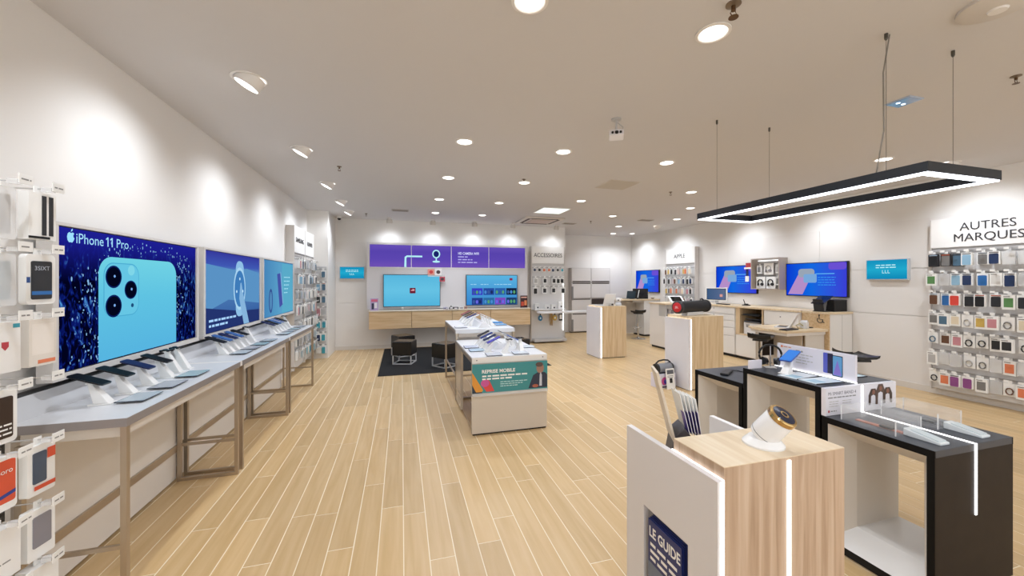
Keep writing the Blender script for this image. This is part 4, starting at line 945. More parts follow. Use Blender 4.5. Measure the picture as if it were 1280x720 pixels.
# band sign on the step
t = thing('band_sign', 'white box sign with lettering and brown watch straps on the console step', 'sign', (KX0, 1.733, .787))
sw = KX1-KX0
sb = MB().box(.002, sw-.0, -.028, -.002, 0, .166).build('panel', mat('e9e7ee', .2), t)
text('lettering', 'Mi SMART BAND 4', .028, mat('5c5a66', .5), sb, .02, -.0285, .122, 'LEFT', width=.235)
scribble('caption', .02, .103, .24, .007, GREY, sb, -.0285, 110)
for k in range(3):
    for j in range(2): scribble('small_print', .03+j*.11, .08-.014*k, .08, .005, LGREY, sb, -.0285, 111+k)
flat('logo', rect(.02, .034, .018, .032), -.0285, mat('c8505a', .4), sb); scribble('logo_print', .042, .022, .05, .006, GREY, sb, -.0285, 117)
MB().box(.303, .317, -.031, -.028, 0, .166).build('light_strip', LED, sb)
for k, (x, w_, h_) in enumerate(((.41, .085, .10), (.475, .09, .125), (.54, .085, .10))):
    poly = [(x-w_/2, .035), (x-w_/2+.02, .035), (x-w_/2+.024, .035+h_*.55), (x, .035+h_*.62), (x+w_/2-.024, .035+h_*.55), (x+w_/2-.02, .035), (x+w_/2, .035), (x+w_/2, .035+h_*.6), (x+.02, .035+h_), (x-.02, .035+h_), (x-w_/2, .035+h_*.6)]
    flat('strap_picture', poly, -.0286-.0004*k, mat(['4a3a36', '5a4640', '43342f'][k], .4), sb)
    flat('strap_screen', ell(x, .035+h_*.78, .014, .016, 12), -.0302, mat('8a5a4a', .3), sb)
# phone sign board along the middle console (faces -X)
t = thing('phone_sign', 'long white sign board with a phone picture on the middle console', 'sign', (2.785, 2.01, .958), R_)
sb = MB().box(-.265, .265, -.008, .008, 0, .172).build('board', mat('e6e4ee', .2), t, bevel=.001)
MB().box(-.265, .265, -.012, .012, 0, .004).build('foot', ACRYL, t)
flat('logo', rect(-.235, -.22, .145, .16), -.0085, mat('e07a4a', .4), sb); scribble('logo_print', -.215, .148, .06, .008, mat('d8a088', .5), sb, -.0085, 120)
for k, l in enumerate((.05, .12, .10, .12, .08)): scribble('caption', -.12, .13-.02*k, l, .007 if k else .012, LGREY if k else GREY, sb, -.0085, 121+k)
flat('phone_picture', rrect(.07, .118, .022, .158, .006), -.0086, mat('5a63c8', .15), sb); flat('phone_picture', rect(.098, .132, .022, .158), -.0088, mat('2c2c4a', .15), sb)
flat('phone_picture', rrect(.128, .192, .012, .150, .006), -.009, mat('20283c', .15), sb); flat('phone_glow', rrect(.132, .188, .017, .145, .005), -.0093, mat('6aa8dc', .15), sb); flat('phone_glow', [(.134, .02), (.16, .12), (.186, .02)], -.0096, mat('8f7fd8', .15), sb)
# things on the middle console
t = thing('headphones', 'black headphones hung on a slim metal stand on the middle console', 'headphones', (2.66, 2.235, .955), math.radians(-35))
MB().box(-.035, .035, -.025, .025, 0, .006).build('stand_base', SILVER, t); MB().cyl((0, 0, .006), (0, 0, .168), .0045, seg=8).build('stand_pole', CHROME, t)
R0 = .072
MB().tube([(R0*math.cos(a), 0, .098+R0*math.sin(a)) for a in [math.radians(-38+256*i/24) for i in range(25)]], .0075, 8).build('headband', BLACK, t, smooth=True)
for s in (-1, 1):
    MB().cyl((s*.052, -.012, .050), (s*.034, .0, .048), .030, .026, 16).build('ear_cup', BLACK, t, smooth=True); MB().cyl((s*.034, 0, .048), (s*.024, .004, .047), .027, .024, 16).build('ear_pad', DARK, t, smooth=True)
t = thing('card_holder', 'small white card block beside the headphones', 'card', (2.555, 2.245, .955)); MB().box(-.09, .03, -.006, .006, 0, .062).build('card', mat('ece8f0', .3), t, bevel=.001); MB().box(-.09, .03, -.02, .02, 0, .005).build('foot', ACRYL, t)
phone_post('white phone stand beside the headphones on the middle console', (2.60, 2.06, .955), -1.3, 'stands on the consoles', .095)
phone('bright blue phone tilted on its stand on the middle console', (2.65, 2.075, .955+.118), -1.3, math.radians(20), 'phones on the consoles', '2a4fa8', '3a7fd8')
for k, (x, y, a, lb, c) in enumerate(((2.60, 1.98, .1, 'white printed sheet beside the phone stand on the middle console', 'dfe8ee'), (2.61, 1.84, -.05, 'white printed sheet at the near edge of the middle console', 'd8e6ee'), (2.92, 1.90, .0, 'pale blue sheet behind the sign board on the middle console', 'bcd8e6'))):
    q = thing('printed_sheet', lb, 'leaflet', (x, y, .9555), a)
    MB().box(-.11, .11, -.065, .065, 0, .004).build('sheet', mat(c, .2), q); MB().box(-.09, -.01, -.045, .03, .0035, .0048).build('picture', mat('9cc0d4', .25), q); MB().box(-.112, .112, -.067, -.062, 0, .005).build('edge', DARK, q)
# rear console items
t = thing('portable_speaker', 'small black cube speaker with white lettering on the rear console', 'speaker', (2.70, 2.36, .835), R_+.35)
MB().box(-.05, .05, -.03, .03, .0, .075).build('body', mat('0e0e11', .6), t, bevel=.014); text('lettering', 'JBL', .035, mat('d8dce4', .4), t, 0, -.0305, .024, bold=.001)
t = thing('black_handset', 'flat black handset with cord lying on the rear console', 'gadget', (2.60, 2.58, .835), .6)
MB().box(-.10, .10, -.03, .03, 0, .02).build('body', mat('15161a', .4), t, bevel=.008); MB().tube([(.10, 0, .01), (.16, -.05, .004), (.12, -.12, .004), (.05, -.13, .004)], .004, 6).build('cord', BLACK, t)
# front console: watch bands on wedges under acrylic covers
def wedge(lb, x, y):
    q = thing('wedge_stand', lb, 'display stand', (x, y, .785), 0)
    MB().prism([(-.075, 0), (.075, 0), (.075, .038), (-.075, .012)], -.035, .035, RZ(PI/2)).build('wedge', mat('dfe4e6', .25), q, bevel=.004); MB().box(-.028, .028, -.06, .055, .03, .036, TR(0, 0, -.006) @ RX(.17)).build('pad', mat('c4ced2', .3), q, bevel=.002)
wedge('white wedge stand at the console corner left of the light strip', 2.60, 1.315); wedge('white wedge stand at the console corner right of the light strip', 2.93, 1.315)
for x, c, lb in ((2.585, 'b8674a', 'copper watch strap lying left of the light strip'), (2.93, '4a4a50', 'dark grey watch strap lying right of the light strip')):
    q = thing('watch_band', lb, 'watch', (x, 1.50, .785), .05)
    MB().prism(rrect(-.115, .115, 0, .006, .003), -.014, .014, RZ(PI/2)).build('strap', mat(c, .4), q); MB().prism(rrect(-.03, .03, .003, .016, .006), -.018, .018, RZ(PI/2) @ TR(-.03, 0, 0)).build('case', mat('17181c', .2), q, bevel=.002)
for x0, x1, lb in ((2.50, 2.70, 'clear acrylic cover over the copper watch strap'), (2.84, 3.04, 'clear acrylic cover over the dark grey watch strap')):
    q = thing('acrylic_cover', lb, 'cover', (x0, 1.385, .785)); W_, D_, H_ = x1-x0, .26, .085; g = .003
    for a in ((0, W_, 0, g, 0, H_), (0, W_, D_-g, D_, 0, H_), (0, g, g, D_-g, 0, H_), (W_-g, W_, g, D_-g, 0, H_), (0, W_, 0, D_, H_, H_+g)): MB().box(*a).build('pane', ACRYL, q)
    for a, c in ((0, 0), (W_, 0), (0, D_), (W_, D_)): MB().box(a-.002, a+.002, c-.002, c+.002, 0, H_).build('edge', glassy('acrylic_edge', 'ffffff', .55, .1), q)

# ------------------------------------------------------------------ things on and by plinth two, plinth three
t = thing('cylinder_speaker', 'large black cylinder loudspeaker with red end cap on the oak plinth', 'speaker', (4.30, 4.92, 1.085), math.radians(16))
MB().prism([(-.20, 0), (.24, 0), (.22, .05), (-.18, .05)], -.05, .05).build('cradle', mat('e6e4e2', .35), t, bevel=.006)
MB().cyl((-.34, 0, .132), (.34, 0, .132), .090, seg=28).build('body', mat('15161b', .6), t, smooth=True)
for s in (-1, 1): MB().lathe([(.086, 0), (.098, .004), (.098, .03), (.08, .045), (.0, .047)], 28, TR(s*.33, 0, .132) @ RY(s*PI/2), False).build('end_ring', mat('232429', .4), t, smooth=True)
MB().lathe([(.0, .049), (.066, .048), (.074, .044)], 28, TR(-.33, 0, .132) @ RY(-PI/2), False).build('red_cap', mat('c8242c', .35), t, smooth=True)
text('lettering', 'JBL', .045, mat('f0c0c0', .4), t, M=TR(-.3798, 0, .118) @ RZ(-PI/2), bold=.001)
MB().tube([(.22, .0, .235), (.26, 0, .245), (.30, 0, .225)], .012, 8).build('strap_mount', DARK, t)
t = thing('gift_box', 'printed cardboard box with magenta disc on the floor beside the oak plinth', 'box', (3.84, 5.0, 0), math.radians(6))
MB().box(-.15, .15, -.10, .10, 0, .21).build('carton', mat('d9d4e0', .45), t, bevel=.003)
flat('picture', ell(-.07, .11, .055, .06), -.1008, mat('c04a8a', .4), t); flat('picture', ell(-.05, .10, .03, .035, 16), -.1012, mat('4a4ab0', .4), t); flat('picture', rect(.04, .135, .03, .15), -.1008, mat('4a55a0', .4), t); flat('picture', rect(-.145, -.02, .012, .035), -.1008, mat('5a4a5c', .4), t)
for k in range(2): flat('picture', ell(.07+k*.045, .07, .016, .03, 12), -.1012, mat('1c2050', .4), t)
t = thing('boombox', 'grey boombox with black carrying handle on top of the printed box', 'speaker', (3.84, 5.0, .21), math.radians(6))
MB().cyl((-.13, 0, .075), (.13, 0, .075), .07, seg=24).build('body', mat('8d9096', .5), t, smooth=True)
for s in (-1, 1): MB().cyl((s*.125, 0, .075), (s*.152, 0, .075), .078, .07, 24).build('end_cap', mat('16171b', .4), t, smooth=True)
MB().box(-.10, .10, -.04, .04, 0, .012).build('foot', BLACK, t)
MB().tube([(-.145, 0, .10), (-.135, 0, .155), (-.09, 0, .185), (0, 0, .195), (.09, 0, .185), (.135, 0, .155), (.145, 0, .10)], .012, 8).build('handle', BLACK, t, smooth=True)
t = thing('floor_sign', 'white price board leaning on the printed box', 'sign', (3.86, 4.84, 0), math.radians(4))
M = RX(-.12); MB().box(-.075, .075, -.005, .005, 0, .30, M).build('board', PAPER, t); MB().box(-.06, .06, -.007, -.004, .22, .28, M).build('header', mat('5c5e66', .5), t); MB().box(-.02, .03, -.007, -.004, .09, .16, M).build('symbol', BLACK, t)
for k in range(2): MB().box(-.055, .05, -.0065, -.004, .19-.02*k, .198-.02*k, M).build('print', GREY, t)
t = thing('laptop', 'white laptop seen from behind on the oak plinth', 'laptop', (4.19, 7.40, 1.085), math.radians(200))
MB().box(-.17, .17, -.12, .12, 0, .016).build('base', mat('d9d9db', .3), t, bevel=.003); MB().box(-.17, .17, -.005, .005, 0, .25, TR(0, .115, .016) @ RX(-.28)).build('lid', mat('f2f2f2', .3), t, bevel=.003); MB().box(-.14, .14, -.08, .06, .015, .018).build('keyboard', DARK, t)
t = thing('toy_robot', 'small white round-headed gadget beside the laptop on the plinth', 'gadget', (4.45, 7.26, 1.085))
MB().lathe([(0, 0), (.06, 0), (.07, .03), (.05, .075), (0, .08)], 20, None, False).build('body', mat('d8dbe0', .3), t, smooth=True); MB().lathe([(0, .07), (.05, .085), (.06, .12), (.045, .155), (0, .17)], 20, None, False).build('head', WHITE, t, smooth=True); MB().cyl((-.03, -.05, .12), (-.032, -.062, .12), .014).build('eye', BLACK, t)
t = thing('clip_camera', 'low grey camera gadget in front of the laptop on the plinth', 'gadget', (4.25, 7.195, 1.085)); MB().box(-.045, .045, -.03, .03, 0, .06).build('body', LGREY, t, bevel=.008); MB().cyl((0, -.03, .035), (0, -.042, .035), .018).build('lens', BLACK, t)
# white wall counter by the accessories rack
t = thing('wall_counter', 'long white slab counter passing in front of the accessories rack', 'counter', (3.30, 8.96, 0))
MB().box(0, 1.75, 0, .22, .80, .845).build('slab', mat('e2e2e4', .35), t, bevel=.003); MB().box(1.66, 1.70, .05, .19, 0, .80).build('leg', LGREY, t); MB().box(.05, .15, .20, .36, .805, .84).build('wall_arm', LGREY, t)
MB().prism([(1.40, .80), (1.40, .72), (1.52, .66), (1.60, .68), (1.60, .80)], .06, .14).build('bracket', mat('1c2a3c', .4), t, bevel=.006)

# ------------------------------------------------------------------ rear cupboard
t = thing('cupboard', 'tall white cupboard with dark grooves in the rear recess', 'cupboard', (5.08, 10.98, 0)); CW = 1.36
MB().box(0, CW, .02, .215, .03, 2.03).build('carcass', mat('b8b2ae', .5), t); MB().box(.02, CW-.02, .06, .2, 0, .03).build('plinth', DARK, t)
rowsz = [(.05, .60), (.63, 1.06), (1.09, 1.56), (1.59, 2.02)]
for c in range(2):
    x = .02+c*.67
    for k, (a, b_) in enumerate(rowsz):
        if c == 1 and k == 1:
            MB().box(x, x+.65, .0, .02, a, .88).build('door', mat('dedad7', .4), t, bevel=.002); MB().box(x+.02, x+.63, .012, .022, .885, 1.055).build('niche', mat('3a302c', .6), t)
        else:
            d = MB().box(x, x+.65, 0, .02, a, b_).build('door', mat('dedad7', .4), t, bevel=.002); MB().box(x+.02, x+.63, -.003, .001, b_-.03 if k != 3 else a, b_ if k != 3 else a+.03).build('pull_groove', mat('55504d', .5), d)
for z0, z1 in ((1.02, 1.45), (.05, .42)): MB().box(.0, .055, -.04, -.005, z0, z1).build('pull_bar', GREY, t, bevel=.004)

# ------------------------------------------------------------------ service counters on the right
def stool(lb, x, y, rz, zs=.78):
    t = thing('bar_stool', lb, 'stool', (x, y, 0), rz, 'gas-lift bar stools')
    MB().lathe([(.0, 0), (.20, 0), (.20, .008), (.12, .018), (.045, .035), (.028, .06), (0, .06)], 28, None, False).build('base', CHROME, t, smooth=True)
    MB().cyl((0, 0, .05), (0, 0, .42), .026, seg=14).build('column', CHROME, t, smooth=True); MB().cyl((0, 0, .42), (0, 0, zs-.07), .017, seg=14).build('piston', CHROME, t, smooth=True)
    MB().tube([(.13*math.cos(a), -.08+.10*math.sin(a), .31) for a in [2*PI*i/16 for i in range(16)]], .009, 6, True).build('foot_ring', CHROME, t, smooth=True)
    # curved seat shell with a low back lip
    b = MB(); n = 9; pr = [(-.17, -.012), (-.13, -.03), (0, -.035), (.10, -.03), (.14, -.018), (.165, .012), (.17, .03)]
    top = []; bot = []
    for i in range(n):
        u = -1+2*i/(n-1); wv = .165*(1-.05*abs(u)); up = .018*abs(u)**2.2
        for y_, z_ in pr: top.append((u*wv, y_*(1-.10*u*u), zs+z_+up)); bot.append((u*wv, y_*(1-.10*u*u)+.006, zs+z_+up-.028))
    m = len(pr); N_ = n*m; fs = []
    for i in range(n-1):
        for k in range(m-1): q = (i*m+k, (i+1)*m+k, (i+1)*m+k+1, i*m+k+1); fs.append(q); fs.append(tuple(N_+j for j in reversed(q)))
    rim = [i*m for i in range(n)]+[(n-1)*m+k for k in range(1, m)]+[i*m+m-1 for i in range(n-2, -1, -1)]+[k for k in range(m-2, 0, -1)]
    for a, c in zip(rim, rim[1:]+rim[:1]): fs.append((a, c, N_+c, N_+a))
    b.add(top+bot, fs).build('seat', mat('121214', .3), t, smooth=True); MB().box(-.10, .10, -.10, .10, zs-.085, zs-.058).build('seat_plate', DARK, t, bevel=.004)
stool('black and chrome bar stool at the back service desk', 6.37, 9.36, math.radians(170))
stool('black and chrome bar stool at the left end of the accessible desk', 5.50, 4.78, math.radians(120), .745)
stool('black and chrome bar stool standing behind the phone sign board', 5.27, 3.31, math.radians(70), .73)
SX = 6.74; ST = 1.09
def drawers(name, label, y0, y1, zs_, x0=SX):
    t = thing(name, label, 'cabinet', (x0, y0, 0), 0); ln = y1-y0; dp_ = XR-.015-x0
    MB().box(.02, dp_, 0, ln, .06, ST-.035).build('carcass', WHITE, t); MB().box(.06, dp_, .01, ln-.01, 0, .06).build('plinth', DARK, t)
    for k in range(len(zs_)-1):
        d = MB().box(0, .02, .004, ln-.004, zs_[k]+.006, zs_[k+1]-.006).build('drawer', mat('e9e6e2', .4), t, bevel=.002); MB().cyl((-.004, ln*.5, (zs_[k]+zs_[k+1])/2+.03), (0, ln*.5, (zs_[k]+zs_[k+1])/2+.03), .012).build('lock', GREY, d)
    return t
drawers('drawer_unit', 'white drawer unit at the far end of the service counter', 6.47, 7.60, [.06, .45, .62, .77, .90, ST-.035])
drawers('drawer_unit', 'white drawer unit behind the accessible desk', 5.12, 5.80, [.06, .45, .78, ST-.035])
t = thing('printer_cubby', 'oak-lined open cubby holding the printer in the service counter', 'cabinet', (SX, 5.82, 0)); ln = .63; dp_ = XR-.015-SX
MB().box(0, dp_, 0, .025, .50, ST-.035).build('side', OAK, t); MB().box(0, dp_, ln-.10, ln, .50, ST-.035).build('side', OAK, t); MB().box(0, dp_, .025, ln-.10, .50, .53).build('shelf', OAKT, t); MB().box(dp_-.02, dp_, .025, ln-.10, .53, ST-.035).build('back', mat('c4ab86', .5), t)
MB().box(.02, dp_, 0, ln, .06, .50).build('carcass', WHITE, t); MB().box(0, .02, .004, ln-.004, .07, .494).build('door', mat('e9e6e2', .4), t, bevel=.002); MB().box(.06, dp_, .01, ln-.01, 0, .06).build('plinth', DARK, t)
q = thing('printer', 'white office printer with dark trays in the oak cubby', 'printer', (SX+.04, 5.87, .53), 0)
MB().box(0, .42, 0, .42, 0, .24).build('body', mat('e8e8ea', .35), q, bevel=.01); MB().box(-.02, .38, .03, .39, .24, .27).build('scanner_bed', mat('4a4c52', .4), q, bevel=.004); MB().box(-.05, .2, .05, .37, .30, .315, RY(.15)).build('paper_tray', mat('34363c', .4), q); MB().box(-.002, .004, .28, .36, .14, .2).build('panel', GREY, q)
q = thing('document_tray', 'black document tray on the cubby rim above the printer', 'tray', (SX+.02, 5.90, ST-.18)); MB().box(-.03, .3, 0, .40, 0, .012).build('tray', BLACK, q); MB().box(-.01, .28, .02, .38, .012, .03).build('papers', DARK, q)
t = thing('end_block', 'white counter end block with oak inner side and wheelchair symbol', 'cabinet', (6.80, 4.66, 0)); dp_ = XR-.015-6.80
MB().box(.025, dp_, 0, .44, .05, ST-.035).build('carcass', mat('e6e3df', .4), t, bevel=.002); MB().box(0, .025, .003, .45, .05, ST-.035).build('oak_side', OAKH, t); MB().box(.04, dp_, .02, .43, 0, .05).build('plinth', DARK, t)
MB().box(.30, .302, -.002, .0, .06, ST-.05).build('seam', GREY, t)
sy = thing('wheelchair_symbol', 'dark wheelchair access symbol on the oak end block side', 'sign', (6.799, 4.80, .93), R_)
MB().prism(ell(-.015, .10, .014, .014, 12), -.002, -.0).build('head', DARK, sy)
MB().tube([(.045*math.cos(a)-.0, -.002, .02+.045*math.sin(a)) for a in [math.radians(140+240*i/14) for i in range(15)]], .006, 6).build('wheel', DARK, sy); MB().tube([(-.015, -.002, .085), (-.012, -.002, .035), (.035, -.002, .03), (.055, -.002, -.02), (.072, -.002, -.016)], .006, 6).build('figure', DARK, sy)
tag(MB().box(SX-.015, XR-.013, 5.10, 7.62, ST-.035, ST).build('worktop', OAKT, None, bevel=.002), 'long oak worktop over the white service drawers', 'worktop')
tag(MB().box(6.785, XR-.013, 4.645, 5.098, ST-.035, ST).build('worktop', OAKT, None, bevel=.002), 'short oak worktop over the end block with the black case', 'worktop')
# peninsula
t = thing('peninsula_counter', 'white peninsula counter with open shelf and oak top behind the cylinder loudspeaker', 'counter', (5.92, 7.64, 0))
MB().box(.02, .80, .25, .60, .05, ST-.035).build('body', WHITE, t); MB().box(.02, .80, 0, .25, .05, .78).build('body', WHITE, t); MB().box(.02, .05, 0, .25, .78, ST-.035).build('shelf_side', LGREY, t); MB().box(.78, .80, 0, .25, .78, ST-.035).build('shelf_side', WHITE, t)
MB().box(0, .815, -.015, .62, ST-.035, ST).build('top', OAKT, t, bevel=.002); MB().box(.05, .78, .04, .56, 0, .05).build('plinth', DARK, t)
q = thing('gadget_dock', 'silver gadget dock in the peninsula open shelf', 'gadget', (6.16, 7.74, .78)); MB().box(-.10, .10, -.06, .06, 0, .03).build('base', DARK, q, bevel=.006); MB().box(-.09, -.01, -.03, .03, .03, .17).build('device', mat('b4b2b4', .4), q, bevel=.006); MB().cyl((.05, 0, .03), (.05, 0, .14), .03).build('device', mat('8d8d92', .4), q)
q = thing('tablet', 'white-framed tablet tilted on the peninsula counter', 'tablet', (6.36, 7.80, ST), math.radians(-12))
M = TR(0, 0, .085) @ RX(math.radians(38)); MB().prism(rrect(-.17, .17, -.12, .12, .015), -.006, .006, M @ RX(-PI/2)).build('body', PAPER, q); MB().face(rrect(-.125, .125, -.085, .085, .004), -.0066, M @ RX(-PI/2)).build('glass', mat('101216', .08), q); MB().prism([(-.02, 0), (.12, 0), (.10, .09)], -.08, .08, RZ(PI/2)).build('stand', LGREY, q)
# accessible desk
t = thing('accessible_desk', 'low oak desk with angled corner against the end block', 'desk', (5.90, 4.67, 0))
pl = [(0, 0), (.895, 0), (.895, .43), (.82, .43), (.82, .80), (.10, .80), (.0, .55)]
def slab(poly, z0, z1):
    b = MB(); n = len(poly); b.add([(x, y, z0) for x, y in poly]+[(x, y, z1) for x, y in poly], [tuple(range(n-1, -1, -1)), tuple(range(n, 2*n))]+[(i, (i+1) % n, n+(i+1) % n, n+i) for i in range(n)]); return b
slab(pl, .77, .81).build('top', OAKT, t, bevel=.002)
slab([(.04, .03), (.88, .03), (.88, .42), (.81, .42), (.81, .77), (.12, .77), (.04, .54)], .72, .77).build('apron', WHITE, t)
MB().box(.45, .47, .10, .70, 0, .72).build('support_panel', mat('cbbfb0', .5), t); MB().box(.47, .88, .05, .07, .02, .72).build('modesty_panel', mat('d6cfc6', .5), t); MB().box(.12, .45, .60, .62, .30, .72).build('drawer_box', BROWN, t)
MB().cyl((.10, .62, 0), (.10, .62, .72), .025, seg=14).build('leg', mat('c8c2ba', .3, .6), t, smooth=True)
q = thing('desk_laptop', 'white laptop open towards the wall on the accessible desk', 'laptop', (6.36, 5.10, .81), math.radians(210))
MB().box(-.16, .16, -.11, .11, 0, .016).build('base', mat('dfdfe1', .3), q, bevel=.003); MB().box(-.17, .17, -.005, .005, 0, .26, TR(0, .105, .016) @ RX(-.45)).build('lid', mat('f2f2f2', .3), q, bevel=.003); MB().box(-.13, .13, -.07, .06, .015, .018).build('keyboard', DARK, q)
q = thing('keyboard', 'flat black keyboard at the edge of the accessible desk', 'keyboard', (6.08, 4.78, .81), math.radians(10)); MB().box(-.17, .17, -.06, .06, 0, .016).build('body', BLACK, q, bevel=.004)
for k in range(4): MB().box(-.155, .155, -.048+k*.026, -.030+k*.026, .015, .02).build('key_row', DARK, q)
q = thing('card_terminal', 'white rounded terminal with looped cable on the accessible desk', 'gadget', (6.53, 4.86, .81), .3); MB().prism([(-.06, 0), (.06, 0), (.06, .10), (.0, .14), (-.06, .11)], -.045, .045).build('body', mat('e6e6e8', .35), q, bevel=.008); MB().tube([(-.06, 0, .05), (-.13, .02, .09), (-.20, .05, .06), (-.16, .03, .01), (-.08, .0, .006)], .008, 6).build('cable', mat('b8ac80', .5), q)
q = thing('pen_tray', 'small dark pen tray beside the white terminal', 'tray', (6.68, 4.92, .81)); MB().box(-.06, .06, -.05, .05, 0, .014).build('tray', DARK, q, bevel=.003); MB().cyl((-.05, -.02, .02), (.05, .03, .03), .006).build('pen', BLACK, q)
# black case on the end block
q = thing('black_box', 'black cardboard box on the end block worktop', 'box', (7.16, 4.82, ST)); MB().box(-.15, .15, -.10, .12, 0, .20).build('carton', BLACKM, q, bevel=.003); MB().box(-.15, .15, -.103, -.1, .185, .197).build('lid_edge', DARK, q)
q = thing('open_case', 'black tablet case propped open beside the black box', 'case', (6.90, 4.84, ST), .15)
MB().box(-.10, .08, -.09, .09, 0, .012).build('base', BLACK, q, bevel=.002); MB().box(-.15, .15, -.10, .10, -.008, .008, TR(.0, 0, .20) @ RY(-.42)).build('lid', mat('10142a', .15), q, bevel=.003); MB().box(-.012, .012, -.07, .07, 0, .21, TR(-.085, 0, .008) @ RY(-.22)).build('prop', DARK, q); MB().box(-.008, .008, -.04, .04, 0, .19, TR(.02, 0, .01) @ RY(.28)).build('strut', GREY, q)
# monitor and small things on the worktop
q = thing('monitor', 'white framed desktop monitor on the service worktop', 'monitor', (7.02, 7.25, ST), R_+.45)
MB().lathe([(0, 0), (.10, 0), (.10, .008), (.02, .014), (0, .014)], 20, None, False).build('foot', LGREY, q, smooth=True); MB().box(-.03, .03, .01, .03, .01, .14).build('stem', LGREY, q)
MB().box(-.235, .235, -.02, .012, .07, .37).build('housing', PAPER, q, bevel=.006); MB().box(-.21, .21, -.023, -.019, .09, .35).build('bezel', BLACK, q); MB().box(-.198, .198, -.0245, -.022, .10, .34).build('display', em_grad('scr_monitor', [(0, '46648c'), (.6, '5a7098'), (1, '6a7a98')], 'X', .8), q); flat('window_picture', rect(.08, .14, .16, .22), -.025, em('d89a90'), q)
q = thing('monitor_keyboard', 'dark keyboard in front of the desktop monitor', 'keyboard', (6.88, 6.92, ST), R_); MB().box(-.15, .15, -.05, .05, 0, .014).build('body', BLACK, q, bevel=.003)
for k in range(3): MB().box(-.138, .138, -.04+k*.03, -.018+k*.03, .013, .018).build('key_row', DARK, q)
q = thing('telephone_stand', 'small black stand with raised arm on the worktop', 'gadget', (7.05, 6.48, ST)); MB().box(-.05, .05, -.06, .06, 0, .02).build('base', BLACK, q, bevel=.004); MB().cyl((0, .02, .02), (-.02, .05, .13), .008).build('arm', BLACK, q); MB().box(-.03, .03, -.03, .03, .018, .04).build('cradle', DARK, q)
# headphone board
t = thing('headphone_board', 'boxed slatted display board with hanging headphones between the blue screens', 'display rack', (XR, 6.12, 1.46), R_)
MB().box(-.30, .30, -.05, -.001, 0, .60).build('back_panel', mat('b8b6b6', .4), t)
for a in ((-.32, -.30, -.22, -.001, -.02, .62), (.30, .32, -.22, -.001, -.02, .62), (-.30, .30, -.22, -.001, .60, .62), (-.30, .30, -.22, -.001, -.02, 0)): MB().box(*a).build('frame_board', mat('a89c92', .45), t)
MB().box(-.28, .28, -.07, -.05, .57, .582).build('light_strip', LEDSOFT, t)
for k in range(7): MB().box(-.30, .30, -.056, -.049, .05+k*.075, .056+k*.075).build('slot', GREY, t)
RB = Matrix.Translation((XR, 6.12, 1.46)) @ RZ(R_)
for k, (x, z, lb) in enumerate(((.0, .52, 'white boxed headphones alone in the upper row of the headphone board'), (-.18, .24, 'black headphones pack at the left of the board lower row'), (.05, .24, 'black headphones pack in the middle of the board lower row'))):
    P = RB @ Vector((x, -.12, z)); q = thing('headphone_pack', lb, 'headphones', tuple(P), R_, 'headphones on the board')
    MB().prism(rrect(-.10, .10, -.24, 0, .01), .004, .03).build('card', PAPER, q); MB().tube([(.055*math.cos(a), -.006, -.12+.065*math.sin(a)) for a in [math.radians(-30+240*i/14) for i in range(15)]], .010, 6).build('headband', LGREY if k == 0 else BLACK, q)
    for s in (-1, 1): MB().cyl((s*.055, -.02, -.155), (s*.035, .0, -.155), .032, .028, 14).build('ear_cup', mat('8d8b8e', .4) if k == 0 else BLACK, q, smooth=True)
for k, (x, z, lb, c) in enumerate(((.22, .50, 'pale small pack in the upper right of the headphone board', 'b8b6b4'), (.22, .26, 'grey small pack in the lower right of the headphone board', '7c7a78'), (-.20, .50, 'grey small pack in the upper left of the headphone board', '7c7a78'))):
    P = RB @ Vector((x, -.11, z)); pack(lb, 'small_pack', (tuple(P), R_), 'box', c, random.Random(k), 'small packs on the headphone board', .10, .20)
t = thing('hanging_price_flag', 'red topped white price flag sticking out from the headphone board', 'tag', (XR-.19, 6.455, 1.62), R_); MB().box(-.12, .03, -.02, 0, .28, .38).build('red_flag', mat('a8363a', .5), t); MB().box(-.15, .02, -.03, -.02, .25, .285).build('white_strip', PAPER, t); MB().box(-.14, -.05, -.01, .0, -.02, .10).build('white_flag', PAPER, t); MB().box(-.12, -.06, -.012, -.009, .10, .25).build('dark_flag', NAVY, t); MB().box(-.02, .0, .0, .08, .26, .30).build('arm', CLEARP, t)
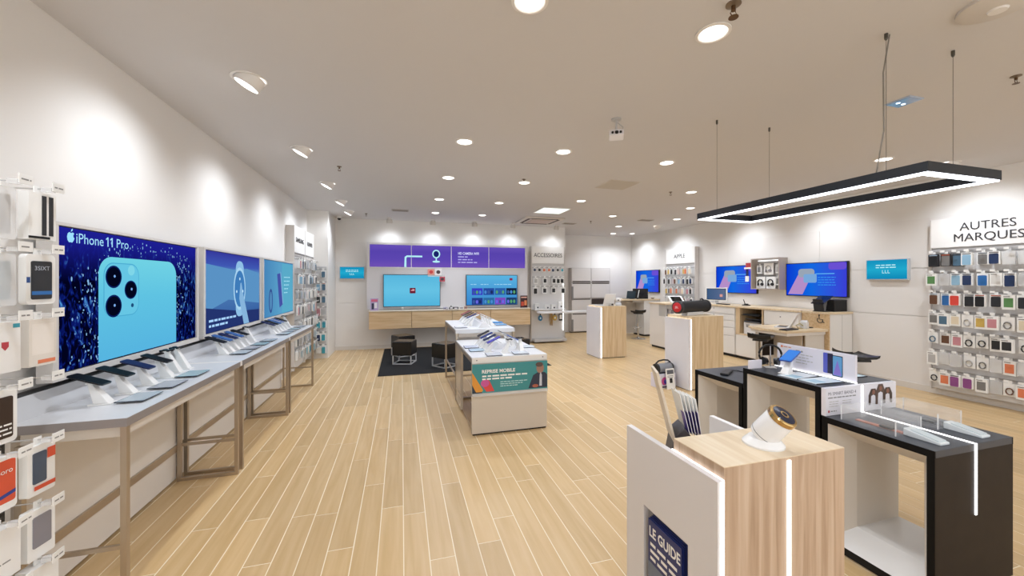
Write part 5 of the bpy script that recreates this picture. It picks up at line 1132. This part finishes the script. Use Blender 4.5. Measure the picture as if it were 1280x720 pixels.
# back service desk
t = thing('service_desk', 'white back service desk with oak top and open knee space', 'desk', (5.95, 9.72, 0))
MB().box(0, XR-.013-5.95, -.03, .62, ST-.04, ST).build('top', OAKT, t, bevel=.002); MB().box(.86, XR-.015-5.95, 0, .58, .05, ST-.04).build('cabinet', mat('e4e1de', .4), t, bevel=.002); MB().box(.88, XR-.03-5.95, .02, .56, 0, .05).build('plinth', DARK, t)
MB().box(.05, .86, .40, .42, .05, ST-.04).build('back_panel', mat('c8c1b8', .5), t); MB().box(.03, .06, .02, .56, 0, ST-.04).build('leg_panel', mat('d6cfc6', .5), t); MB().box(.50, .86, .02, .40, ST-.09, ST-.04).build('drawer', mat('d0cac4', .45), t)
q = thing('black_monitor_box', 'black box-shaped terminal on the back service desk', 'gadget', (6.86, 9.95, ST)); MB().box(-.19, .17, -.12, .14, 0, .30).build('body', BLACKM, q, bevel=.01); MB().box(-.15, .13, -.123, -.119, .05, .25).build('front_panel', mat('1a1a20', .2), q)
q = thing('dark_laptop', 'dark laptop open sideways on the back service desk', 'laptop', (6.44, 9.95, ST), math.radians(-70)); MB().box(-.15, .15, -.10, .10, 0, .016).build('base', DARK, q, bevel=.003); MB().box(-.15, .15, -.005, .005, 0, .22, TR(0, .10, .014) @ RX(-.2)).build('lid', mat('2a3a44', .25), q, bevel=.003); MB().box(-.12, .12, -.07, .05, .015, .018).build('keyboard', BLACK, q)
q = thing('pen_holder', 'white slanted pen in a holder beside the dark laptop', 'pen', (6.63, 9.77, ST)); MB().cyl((0, 0, 0), (0, 0, .05), .03).build('cup', DARK, q); MB().cyl((0, 0, .03), (.07, .03, .26), .010).build('pen', PAPER, q)
q = thing('small_dish', 'small brown dish at the end of the back service desk', 'dish', (7.16, 9.80, ST)); MB().lathe([(.03, 0), (.06, .03), (.056, .032), (.028, .006), (0, .005)], 18, None, False).build('bowl', mat('8a6a48', .5), q, smooth=True); MB().lathe([(.034, 0), (.034, .004), (.028, .006)], 18).build('foot', mat('6b4a36', .5), q)
